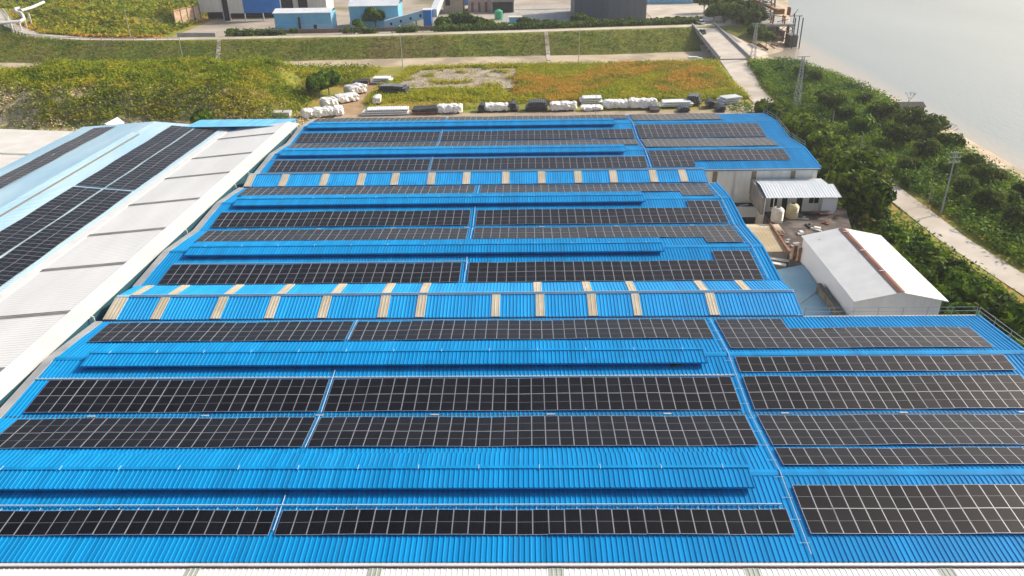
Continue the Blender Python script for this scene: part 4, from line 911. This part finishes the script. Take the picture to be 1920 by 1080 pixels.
# bushes and trees along the far side of the embankment road
HB=[(830,50,1.2),(848,45,1.5),(870,46,1.6),(893,48,1.2),(915,52,1.0),(938,54,.9),(985,50,1.1),(1003,51,.9),(1022,50,.9),(1046,49,1.0),(1090,44,1.3),(1110,47,.9),(1135,46,.8),(1158,45,.8),(1182,44,.8),(1205,45,.7),(1228,44,.8),(1250,44,.8),(1272,43,.8),(1290,42,.9)]
for i,(px,py,s) in enumerate(HB):
    p=U(px,py+4,2.8); put(protoB,p.x,p.y+3,s*.95,'%s bush from the left in the hedge beyond the embankment road'%(ORD[i] if i<20 else 'last'),'hedge beyond the embankment road',z=2.4-1.9*s)
def f_hedge(x,y): return 1 if (-30<x<66 and abs(y-(ip(x,TC)+13.5))<4 and nz(x,y,.12,8)>-.25) or (-110<x<-30 and abs(y-(ip(x,TC)+10))<2 and nz(x,y,.1,8)>.05) else 0
scatter('hedge_undergrowth','dark green undergrowth along the foot of the hedge beyond the embankment road','',f_hedge,3500,(-110,66,290,325),LEAF_M,(.8,3.2),.5,6,.8,.2)
for i,(px,py,s) in enumerate(((1338,42,1.0),(1358,45,1.1),(1380,53,1.0),(1400,62,.95),(1418,72,.8),(1437,82,.7),(1350,31,1.2),(1376,36,1.2),(1398,44,1.1),(1320,24,1.1),(1417,54,.9))):
    p=U(px,py,2.5 if py<60 else .5); put(protoA,p.x,p.y,s*.95,'%s big dark tree in the clump beyond the bridge, counted from the left front'%ORD[i],'tree clump beyond the bridge',z=1.8 if py<60 else -.6)
for i,(px,py,s,lb) in enumerate(((672,50,.8,'small tree in front of the larger pale blue building, left one'),(704,44,1.35,'larger tree in front of the larger pale blue building'),(436,62,.6,'round bush in front of the open blue hall'),(551,58,.45,'little dark bush at the foot of the small pale blue building'),(380,226,.8,'round green bush behind the left end of the blue roof'),(616,160,1.1,'dark round tree at the right end of the scrubby mound'),(598,168,1.1,'second dark tree at the right end of the scrubby mound'),(1000,152,.0,''))):
    if s: 
        p=U(px,py+8,2.5 if py<100 else 1.5); put(protoB,p.x,p.y,s,lb,None,z=2.4 if py<100 else ground(p.x,p.y))
for lb in ():
    pass
for q in protoA+protoB+protoC:
    if q.name not in used:
        for c in list(q.children): bpy.data.objects.remove(c)
        bpy.data.objects.remove(q)
def bare_tree(px,py,label,s=1):
    p=U(px,py,-1); t=thing('bare_tree',p,label,'tree'); g=random.Random(px); k=MB()
    def br_(a,d,l,r,n):
        b=a+d*l; k.tube([a,b],r,4,r2=r*.6,cap=False)
        if n:
            for _ in range(3): br_(b,(d+V((g.uniform(-.6,.6),g.uniform(-.6,.6),g.uniform(-.1,.3)))).normalized(),l*.68,r*.55,n-1)
    br_(V((0,0,0)),V((0,0,1)),3.2*s,.14*s,5); local(k.build('branches',mat('twig_%d'%px,(.07,.05,.04),.9)),t)
bare_tree(1700,205,'leafless twiggy shrub standing by the dark hut on the beach edge',.5); bare_tree(1762,282,'large leafless twiggy tree overhanging the beach',.7); bare_tree(1738,272,'second leafless twiggy tree, left of the large one over the beach',.6)
t=thing('beach_hut',U(1705,205,0),'small dark roofed hut on the beach edge by a leafless shrub','hut'); p=U(1705,206,.5)
k=MB(); k.ribs((p.x-3,p.y-2,0),(1,0,0),6,(0,1,0),[(0,1.6),(2.2,2.4),(4.4,1.6)],pitch=.5); k.build('roof',mat('hut_roof',(.05,.045,.045),.8),t)
k=MB(); k.box((p.x-2.7,p.y-1.7,-2),(p.x+2.7,p.y+2.1,1.55)); k.build('wall',RUST,t)
# ---------------- beyond the embankment ----------------
LB_=mat('light_blue_wall',(.16,.48,.68),.55,0,(.22,.54,.72),.4,4,(1,1,.3)); LB2=mat('lighter_blue_base',(.32,.58,.72),.6); DB=mat('deep_blue_wall',(.004,.15,.50),.5,0,(.01,.19,.56),.3)
GZ=2.5
def building(kind,label,cat,px0,px1,pyb,ytop,depth,wallm,roofm,rise=1.0,z=GZ,over=.4,extra=None,mono=False):
    a,b=U(px0,pyb,z),U(px1,pyb,z); x0,x1=a.x,b.x; y0=(a.y+b.y)/2; y1=y0+depth
    hh=ytop if isinstance(ytop,float) else height_to(V(((x0+x1)/2,y0,z)),ytop)
    t=thing(kind,((x0+x1)/2,y0,z),label,cat)
    k=MB()
    k.box((x0,y0,z-.5),(x1,y0+.3,z+hh)); k.box((x0,y1-.3,z-.5),(x1,y1,z+hh)); k.box((x0,y0+.3,z-.5),(x0+.3,y1-.3,z+hh)); k.box((x1-.3,y0+.3,z-.5),(x1,y1-.3,z+hh))
    k.build('wall',wallm,t)
    prof=[(0,z+hh+.02),(depth/2+over,z+hh+rise),(depth+2*over,z+hh+.02)] if not mono else [(0,z+hh+.02),(depth+2*over,z+hh+rise)]
    k=MB(); k.ribs((x0-over,y0-over,0),(1,0,0),x1-x0+2*over,(0,1,0),prof,pitch=.8); k.box((x0-over,y0-over-.02,z+hh-.18),(x1+over,y0-over+.06,z+hh+.0)); k.build('roof',roofm,t)
    return t,x0,x1,y0,y1,hh
def rectpart(nm,x0,x1,y,z0,z1,m,t,d=.06):
    k=MB(); k.box((x0,y-d,z0),(x1,y-.004,z1)); return k.build(nm,m,t)
PR=mat('pale_roof',(.60,.63,.66),.5,0,(.70,.72,.73),.3)
t,x0,x1,y0,y1,hh=building('pale_blue_building','smaller pale blue building with white roof and a lower blue annex','building',519,622,57,24,9,LB_,PR,1.2)
rectpart('wall_base',x0,x1,y0,GZ,GZ+2.4,LB2,t,.05)
k=MB(); k.box((x0+1,y0-2,GZ-.3),(x0+8.5,y0-.06,GZ+2.2)); k.build('annex',LB_,t)
rectpart('door',x0+15,x0+16.2,y0-.05,GZ,GZ+2.1,DARK,t); rectpart('duct',x0+9.3,x0+10,y0-.05,GZ,GZ+5,mat('dark_duct',(.03,.04,.05),.6),t,.5)
t,x0,x1,y0,y1,hh=building('pale_blue_building','larger pale blue building beside the sloping conveyor','building',659,748,52,11,12,LB_,PR,2.2)
k=MB(); k.box((x0,y0-1.5,GZ-.3),(x0+3.4,y0-.1,GZ+2.4)); k.build('annex',WHITE2,t)
# conveyor
t=thing('conveyor_gallery',U(770,50,GZ),'pale blue sloping covered conveyor rising to a deep blue box','conveyor')
a,b=U(722,52,GZ+.5),U(795,52,GZ+.5); ht=height_to(V((b.x,b.y,GZ)),20)
k=MB(); w_=1.2
q=[(a.x,a.y-w_,GZ),(a.x,a.y+w_,GZ),(b.x,a.y+w_,GZ+ht-3),(b.x,a.y-w_,GZ+ht-3),(a.x,a.y-w_,GZ+3),(a.x,a.y+w_,GZ+3),(b.x,a.y+w_,GZ+ht),(b.x,a.y-w_,GZ+ht)]
k.add(q,[(0,3,2,1),(4,5,6,7),(0,1,5,4),(1,2,6,5),(2,3,7,6),(3,0,4,7)]); k.build('gallery',LB2,t)
k=MB(); k.add([(p[0],p[1],p[2]+.15) for p in q[4:]]+[(p[0],p[1],p[2]+.02) for p in q[4:]],[(0,1,2,3),(0,3,7,4),(1,5,6,2)]); k.build('gallery_roof',PR,t)
for i in range(4): f_=(i+.6)/4; xx=a.x+(b.x-a.x)*f_; rectpart('window',xx,xx+.8,a.y-w_,GZ+1+(ht-3)*f_,GZ+2+(ht-3)*f_,DARK,t)
for f_ in (.45,.8): xx=a.x+(b.x-a.x)*f_; k=MB(); k.box((xx-.25,a.y-.3,GZ),(xx+.25,a.y+.3,GZ+(ht-3)*f_+.2)); k.build('trestle',STEEL,t)
k=MB(); c=U(813,50,GZ); k.box((b.x+.02,a.y-2,GZ+1.2),(c.x,a.y+2,GZ+ht+.1)); k.build('transfer_box',DB,t)
k=MB(); k.box((b.x-.3,a.y-2.3,GZ+ht+.12),(c.x+.3,a.y+2.3,GZ+ht+.4)); k.build('box_roof',PR,t)
for xx in (b.x+.4,c.x-.4): k=MB(); k.box((xx-.2,a.y-1.8,GZ-.3),(xx+.2,a.y+1.8,GZ+1.2)); k.build('trestle',STEEL,t)
k=MB(); q=[(c.x-.6,a.y+2.2,GZ+ht-3),(c.x+1.8,a.y+2.2,GZ+ht-3),(c.x+5.5,a.y+38,GZ+ht+8),(c.x+3.1,a.y+38,GZ+ht+8)]; k.add(q+[(x,y,z+3) for x,y,z in q],[(0,3,2,1),(4,5,6,7),(0,1,5,4),(1,2,6,5),(2,3,7,6),(3,0,4,7)]); k.build('rising_gallery',PR,t)
# open storage hall with blue and cream cladding, rusty fence wall
t=thing('open_storage_hall',U(440,46,GZ),'large open hall clad in cream and deep blue sheets above a dark opening','building')
a,b=U(378,40,GZ),U(517,44,GZ); yh=a.y; H_=16
segs=[(0,.28,CREAM,3.6),(.28,.36,DARK,0),(.36,.545,CREAM,3.0),(.545,1,DB,3.0)]
for s0,s1_,m,z0 in segs:
    k=MB(); X0,X1=a.x+(b.x-a.x)*s0,a.x+(b.x-a.x)*s1_; k.box((X0,yh+(.0 if z0 else .6),GZ+z0),(X1-.02,yh+.3+(.6 if not z0 else 0),GZ+H_)); k.build('cladding',m,t)
k=MB(); k.box((a.x,yh+8,GZ-.3),(b.x,yh+8.3,GZ+6)); k.build('inner_wall',DARK,t)
for f_ in (0,.28,.36,.545,.77,1): xx=a.x+(b.x-a.x)*f_; k=MB(); k.box((xx-.2,yh+.3,GZ-.3),(xx+.2,yh+.8,GZ+H_)); k.build('column',STEEL,t)
k=MB(); k.ribs((a.x,yh,0),(1,0,0),b.x-a.x,(0,1,0),[(0,GZ+H_),(22,GZ+H_+3)],pitch=.8); k.build('roof',PR,t)
t=thing('rusty_panel_wall',U(350,52,GZ),'rusty framed wall of pale panels standing left of the open hall','wall')
a,b=U(331,54,GZ),U(378,40,GZ); h_=height_to(a,20); d=(b-a); L_=d.length; an=math.atan2(d.y,d.x)
t.location=a; t.rotation_euler=(0,0,an)
k=MB(); k.box((0,0,.2),(L_,.2,h_)); local(k.build('panel',mat('peeling_panel',(.40,.24,.13),.8,0,(.52,.42,.30),.5,6,(.5,.5,1.5))),t)
for i in range(5): k=MB(); k.box((L_*i/4-.18,-.2,-.5),(L_*i/4+.18,-.005,h_+.1)); local(k.build('post',RUST),t)
for zz in (.3,h_-.3): k=MB(); k.box((0,-.14,zz-.15),(L_,-.006,zz+.15)); local(k.build('rail',RUST),t)
# long low walls beyond the levee road
for nm,px0,px1,py,h_,m,lb in (('low_wall',330,402,70,1.3,CONC2,'grey low wall beyond the embankment road, below the rusty panels'),('low_wall',470,820,63,.9,RUST,'long low reddish wall in front of the pale blue buildings')):
    a,b=U(px0,py,3),U(px1,py-(8 if px1>800 else 0),3); k=MB(); d=(b-a); an=math.atan2(d.y,d.x); c=(a+b)/2; k.obox((c.x,c.y+1.5,2.6+h_/2),(d.length/2,.2,h_/2+.5),an); tag(k.build(nm,mat(nm+str(px0),(.16,.10,.07),.9,0,(.26,.18,.13),.3) if m is RUST else m),lb,'wall')
# back sheds with cream walls and dark openings
t,x0,x1,y0,y1,hh=building('cream_shed','cream shed with black door openings behind the smaller pale blue building','shed',518,612,22,8.0,14,CREAM,PR,1.5)
for a_,b_ in ((.04,.36),(.46,.64)): rectpart('opening',x0+(x1-x0)*a_,x0+(x1-x0)*b_,y0,GZ,GZ+6.2,DARK,t,.08)
t,x0,x1,y0,y1,hh=building('brown_shed','brownish works building left of the pink houses at the top','shed',832,868,24,9.0,12,mat('tan_brick',(.40,.28,.18),.85,0,(.48,.38,.27),.5),CONC2,1)
rectpart('window',x0+1,x0+3,y0,GZ+3,GZ+6,DARK,t)
t,x0,x1,y0,y1,hh=building('pink_house','pink house with dark red doors at the top of the view','house',878,922,22,8.0,12,mat('pink_render',(.50,.30,.26),.85,0,(.56,.42,.36),.4),PR,1)
for i in range(3): rectpart('door',x0+1.4+i*3,x0+2.5+i*3,y0,GZ,GZ+4,RUST,t)
t,x0,x1,y0,y1,hh=building('small_blue_house','small deep blue shed near the pink house','house',866,879,10,6.0,6,DB,PR,.5)
t,x0,x1,y0,y1,hh=building('grey_roof_shed','open shed with a weathered grey brown roof and dark interior','shed',922,964,24,5.2,14,CONC2,mat('weathered_roof',(.22,.18,.15),.9,0,(.30,.26,.23),.4),3.2,mono=True)
rectpart('opening',x0+.5,x1-.5,y0,GZ,GZ+4.4,DARK,t,.08)
t,x0,x1,y0,y1,hh=building('blue_kiosk','tiny blue kiosk with a cream flat roof rising from the hedge','kiosk',955,977,44,32,3.5,LB_,CREAM,.25)
t=thing('green_tank',U(935,36,GZ),'bright green round tank in front of the open grey shed','tank'); k=MB(); k.tube([(0,0,0),(0,0,3.2)],1.7,16); k.tube([(0,0,3.2),(0,0,3.9)],1.7,16,r2=.5); local(k.build('tank_body',mat('green_plastic',(.06,.42,.20),.4)),t)
# big dark grey hall
GD=mat('shaded_grey_cladding',(.075,.105,.13),.6,0,(.095,.125,.15),.3,4,(2,1,.2)); GL=mat('sunlit_grey_cladding',(.13,.145,.155),.6,0,(.155,.17,.18),.3,4,(2,1,.2))  # two tones paint the hall's shaded left and sunlit right side
t=thing('grey_hall',U(1145,42,GZ),'large slate grey windowless hall at the top, right of centre','building')
a,b=U(1077,40,GZ),U(1213,40,GZ); sp=a.x+(b.x-a.x)*.47
for X0,X1,m in ((a.x,sp-.01,GD),(sp,b.x,GL)):
    k=MB(); k.box((X0,a.y,GZ-.5),(X1,a.y+30,GZ+17))
    n=int((X1-X0)/.9)
    for i in range(n): k.box((X0+.2+i*.9,a.y-.07,GZ),(X0+.45+i*.9,a.y-.003,GZ+16.9))
    k.build('wall',m,t)
k=MB(); k.box((a.x-.3,a.y-.4,GZ+17.01),(b.x+.3,a.y+30.3,GZ+17.5)); k.build('roof',PR,t)
t,x0,x1,y0,y1,hh=building('far_blue_building','low pale blue building at the very top behind the paved yard','building',1216,1310,7,4.0,10,LB_,PR,.6)
# cars
def car(px,py,z,rz,label,m):
    p=U(px,py,z); t=thing('parked_car' if 'parked' in label else 'car',(p.x,p.y,z),label,'car',rz=rz)
    k=MB(); k.prism([(-.85,-2.1),(.85,-2.1),(.85,2.1),(-.85,2.1)],.35,[.85,.85,.8,.8]); local(k.build('body',m),t)
    k=MB(); q=[(-.8,-1.5,.85),(.8,-1.5,.85),(.8,1.2,.82),(-.8,1.2,.82),(-.62,-1.0,1.45),(.62,-1.0,1.45),(.62,.5,1.45),(-.62,.5,1.45)]; k.add(q,[(0,1,5,4),(1,2,6,5),(2,3,7,6),(3,0,4,7)]); local(k.build('windows',mat('car_glass_%d'%px,(.02,.025,.03),.1)),t)
    k=MB(); k.box((-.64,-1.02,1.452),(.64,.52,1.5)); local(k.build('car_roof',m),t)
    for sx in(-1,1):
        for sy in(-1,1): k=MB(); k.tube([(sx*.72,sy*1.3,.33),(sx*.9,sy*1.3,.33)],.33,10); local(k.build('wheel',DARK),t)
        k=MB(); k.box((sx*.6-.15,-2.13,.6),(sx*.6+.15,-2.105,.75)); local(k.build('headlight',WHITE2),t)
car(1314,45,4.1,.2,'white car at the far end of the bridge',mat('white_car_paint',(.75,.75,.75),.3,coat=.5)); car(1316,63,3.0,.15,'dark car driving on the bridge',mat('dark_car_paint',(.06,.06,.065),.3,coat=.5))
# guardrail along the embankment road
t=thing('guard_rail',(-200,300,4),'white guard rail with short posts along the curving embankment road','railing')
pts=[(-243,376),(-226,352),(-212,329.5),(-200,312),(-188,300.5),(-175,293.5),(-162,289.7),(-141,286.7),(-120,286.1)]
L=[]
for i in range(len(pts)-1):
    a,b=V((*pts[i],0)),V((*pts[i+1],0)); n=max(1,int((b-a).length/4))
    L+=[a.lerp(b,j/n) for j in range(n)]
k=MB(); k.tube([(p.x,p.y+.25,4.75) for p in L],.13,5); k.build('rail',WHITE2,t)
k=MB()
for i,p in enumerate(L):
    k=MB(); k.box((p.x-.14,p.y+.15,3.8),(p.x+.14,p.y+.4,5.0)); k.build('post',WHITE2,t)
# small concrete kerb stones along levee road to the right
# pipeline
t=thing('pipeline',U(40,40,4),'white industrial pipeline with loop bends at the upper left corner','pipe')
Z=8.0; k=MB()
def Pp(px,py,z): q=U(px,py,z); return (q.x,q.y,z)
k.tube([Pp(-30,46,7),Pp(38,40,7),Pp(45,36,7.5),Pp(42,28,8.5),Pp(38,24,9)],.65,10); k.build('pipe_run',WHITE2,t)
k=MB(); k.tube([Pp(38,24,9),Pp(30,22,9.5),Pp(28,17,10),Pp(35,15,10),Pp(39,20,9),Pp(60,14,9),Pp(82,4,9)],.6,10); k.build('pipe_run',WHITE2,t)
for px,py,z in ((36,42,7),(46,38,7),(53,24,9),(20,44,7)): q=Pp(px,py,z); k=MB(); k.tube([(q[0],q[1],3),(q[0],q[1],z)],.35,6); k.build('support_post',WHITE2,t)
# canal edge slab at left
p=U(112,133,.2); t_=MB(); t_.box((p.x-14,p.y-.8,-.4),(p.x+14,p.y+.8,1.0)); tag(t_.build('canal_wall',CONC2),'dark grey low retaining wall at the canal edge on the left','wall')
# rock heap and sand at the lower left
for i,(px,py,r,zz,lb) in enumerate(((68,208,6.5,3.6,'grey bare rock heap behind the cream roof at left'),(95,222,4.5,2.0,'smaller pale rubble heap beside the grey rock heap'))):
    p=U(px,py,1.0); k=MB(); n=20; m=8; vs=[(0,0,zz)]
    for j in range(1,m+1):
        for q in range(n):
            a_=6.283*q/n; rr=r*j/m*(1+.25*mnoise.noise(Vector((math.cos(a_)*2+i*7,math.sin(a_)*2,j*.6)))); vs.append((rr*math.cos(a_)*1.5,rr*math.sin(a_),zz*(1-(j/m)**1.3)+.5*mnoise.noise(Vector((rr,a_*3,i)))-(.4 if j==m else 0)))
    fs=[(0,1+q,1+(q+1)%n) for q in range(n)]+[(1+(j-1)*n+q,1+j*n+q,1+j*n+(q+1)%n,1+(j-1)*n+(q+1)%n) for j in range(1,m) for q in range(n)]
    k.add(vs,fs); o=k.build('rock_heap',mat('rock_%d'%i,(.16,.15,.16),.95,0,(.34,.30,.26),.6,9,bump=1),smooth=True); o.location=(p.x,p.y,.2); tag(o,lb,'rocks')
# ---------------- river dock ----------------
t=thing('river_dock',U(1440,70,0),'rusty grey loading dock on dark piles at the river corner','dock')
dz=4.5; a=U(1392,36,dz); b=U(1470,30,dz); 
k=MB(); k.box((a.x,a.y-14,dz-.8),(b.x-2,a.y+42,dz)); k.build('deck',CONC2,t)
g=random.Random(4)
for i in range(16):
    xx=a.x+2+(b.x-a.x-6)*(i%4)/3; yy=a.y-13+ (i//4)*13; k=MB(); k.tube([(xx,yy,-5),(xx,yy,dz-.8)],.55,8); k.build('pile',mat('pile_dark_%d'%i,(.05,.045,.04),.9) if i==0 else bpy.data.materials['pile_dark_0'],t)
k=MB(); k.box((b.x-5,a.y-20,-4),(b.x-2.2,a.y-14.1,dz-3)); k.build('fender_block',mat('dark_weathered_and_shade',(.07,.065,.065),.9,0,(.14,.12,.11),.5),t)
for dx,dy in ((-5,-23),(-2.4,-19),(-2.4,-23),(-2,-12)):
    k=MB(); k.tube([(b.x+dx,a.y+dy,-4),(b.x+dx,a.y+dy,dz+3.5)],.2,6); k.build('mooring_pile',bpy.data.materials['pile_dark_0'],t)
for i in range(3):
    k=MB(); k.box((a.x+1,a.y+4+i*13,dz+.02),(b.x-8,a.y+5+i*13,dz+5.5)); k.box((a.x+1,a.y+3+i*13,dz+5.52),(b.x-8,a.y+12+i*13,dz+6)); k.build('dock_shed',CONC2 if i%2 else mat('dock_shed_grey_%d'%i,(.12,.12,.13),.8),t)
for i in range(26):
    x0_,y0_,z0_=g.uniform(a.x,b.x-3),g.uniform(a.y-15,a.y-12),g.uniform(-2,dz+4); k=MB(); k.tube([(x0_,y0_,z0_),(x0_+g.uniform(-7,7),y0_+g.uniform(-3,3),z0_+g.uniform(-2.5,3.5))],.13,4); k.build('brace_bar',bpy.data.materials['pile_dark_0'] if i%3 else RUST,t)
k=MB(); k.box((a.x,a.y-10,-5),(b.x-4,a.y+40,1.5)); k.build('underdeck_shade',bpy.data.materials['dark_weathered_and_shade'],t)  # dark block added to stand for the shade under the deck
def frame_tower(x,y,z,w,h,label,m,cat='crane',seg=6):
    t=thing('dock_crane',(x,y,z),label,cat)
    for sx,sy in ((-1,-1),(1,-1),(1,1),(-1,1)): k=MB(); k.tube([(sx*w/2,sy*w/2,0),(sx*w*.35,sy*w*.35,h)],.28,5); local(k.build('leg',m),t)
    k=MB()
    for i in range(seg):
        z0,z1=h*i/seg,h*(i+1)/seg; 
        for (p,q) in (((-1,-1),(1,-1)),((1,-1),(1,1)),((1,1),(-1,1)),((-1,1),(-1,-1))):
            e=w/2*(1-.3*i/seg); e1=w/2*(1-.3*(i+1)/seg); k.tube([(p[0]*e,p[1]*e,z0),(q[0]*e1,q[1]*e1,z1)],.14,4); k.tube([(p[0]*e1,p[1]*e1,z1),(q[0]*e1,q[1]*e1,z1)],.14,4)
    local(k.build('bracing',m),t); return t
GM=mat('grey_machine_paint',(.16,.19,.19),.7)
ORG=mat('orange_machine_paint',(.36,.17,.03),.6,0,(.24,.10,.03),.8)
t=frame_tower(U(1434,40,dz).x,U(1434,40,dz).y,dz,5,19,'tall grey lattice crane tower standing on the river dock',GM)
k=MB(); k.obox((2,-4,14),(.6,11,.5),.5); local(k.build('boom',GM),t)
t=frame_tower(U(1402,26,dz).x,U(1402,26,dz).y,dz,4,14,'smaller grey frame tower left on the river dock',GM)
p=U(1460,28,dz+3); t=thing('orange_loader',(p.x,p.y,dz),'orange ship loader machine at the outer edge of the river dock','loader')
k=MB(); k.obox((0,0,4.2),(1.6,1.1,.9),.2); local(k.build('cab_house',ORG),t)
k=MB(); k.obox((-4,5,6.0),(.6,6,.4),.5,rx=.2); local(k.build('boom',ORG),t)
for dx,dy in ((-2,-1),(2,-1),(-2,1),(2,1)): k=MB(); k.tube([(dx*1.1,dy*1.2,0),(dx,dy,2.8)],.3,5); local(k.build('leg',ORG),t)
k=MB(); k.obox((3.2,-1,4.4),(.2,1.0,1.4),.2); local(k.build('counterweight',mat('rust_orange',(.35,.12,.03),.8)),t)
p=U(1425,88,-1); 
for i in range(7):
    k=MB(); q=U(1405+i*8+g.uniform(-4,4),84+g.uniform(-7,7),-1); k.obox((q.x,q.y,g.uniform(-1,1.0)),(g.uniform(2,4),.35,.3),g.uniform(0,3),rx=0,ry=g.uniform(-.5,.5)); tag(k.build('fallen_beam',RUST),'%s broken rusty beam in the heap below the river dock, counted from the left'%ORD[i],'beam','broken beams below the dock')
b_=MB(); p=U(1408,108,-.5); 
# white sacks at the canal edge by the bridge
p=U(1299,110,.2); k=MB(); k.obox((p.x,p.y,.5),(1.6,.5,.35),.1); k.obox((p.x+2.0,p.y-.6,.35),(.9,.4,.25),-.4); tag(k.build('white_sacks',WRAP),'white sacks lying at the canal edge left of the bridge','sacks')
# small things on the near roofs
k=MB(); p=U(1268,685,E0+.55); k.obox((p.x,p.y,E0+.62),(.55,.32,.2),.3); k.obox((p.x+.3,p.y+.1,E0+.72),(.15,.12,.12)); tag(k.build('tool_bag',BLACKTARP),'small dark bag lying on the blue roof below the ridge vent end','bag')
k=MB(); p=U(1289,675,E0+.9); k.obox((p.x,p.y-.15,E0+.98),(.22,.12,.09)); tag(k.build('yellow_box',mat('yellow_plastic',(.55,.38,.03),.5)),'tiny yellow box at the lip of the second ridge vent','box')
# ---------------- haze ----------------
HAZE=0.0002
if HAZE:
    k=MB(); k.box((-1500,-290,-7),(1500,1400,58)); o=k.build('haze',mat('tmp',(1,1,1)),kind='stuff')
    m=bpy.data.materials.new('haze_air'); m.use_nodes=True; t_=m.node_tree; t_.nodes.clear(); ou=t_.nodes.new('ShaderNodeOutputMaterial'); pv=t_.nodes.new('ShaderNodeVolumePrincipled')
    pv.inputs['Color'].default_value=(.92,.94,.97,1); pv.inputs['Density'].default_value=HAZE; pv.inputs['Anisotropy'].default_value=.3; t_.links.new(pv.outputs[0],ou.inputs['Volume'])
    o.data.materials.clear(); o.data.materials.append(m)
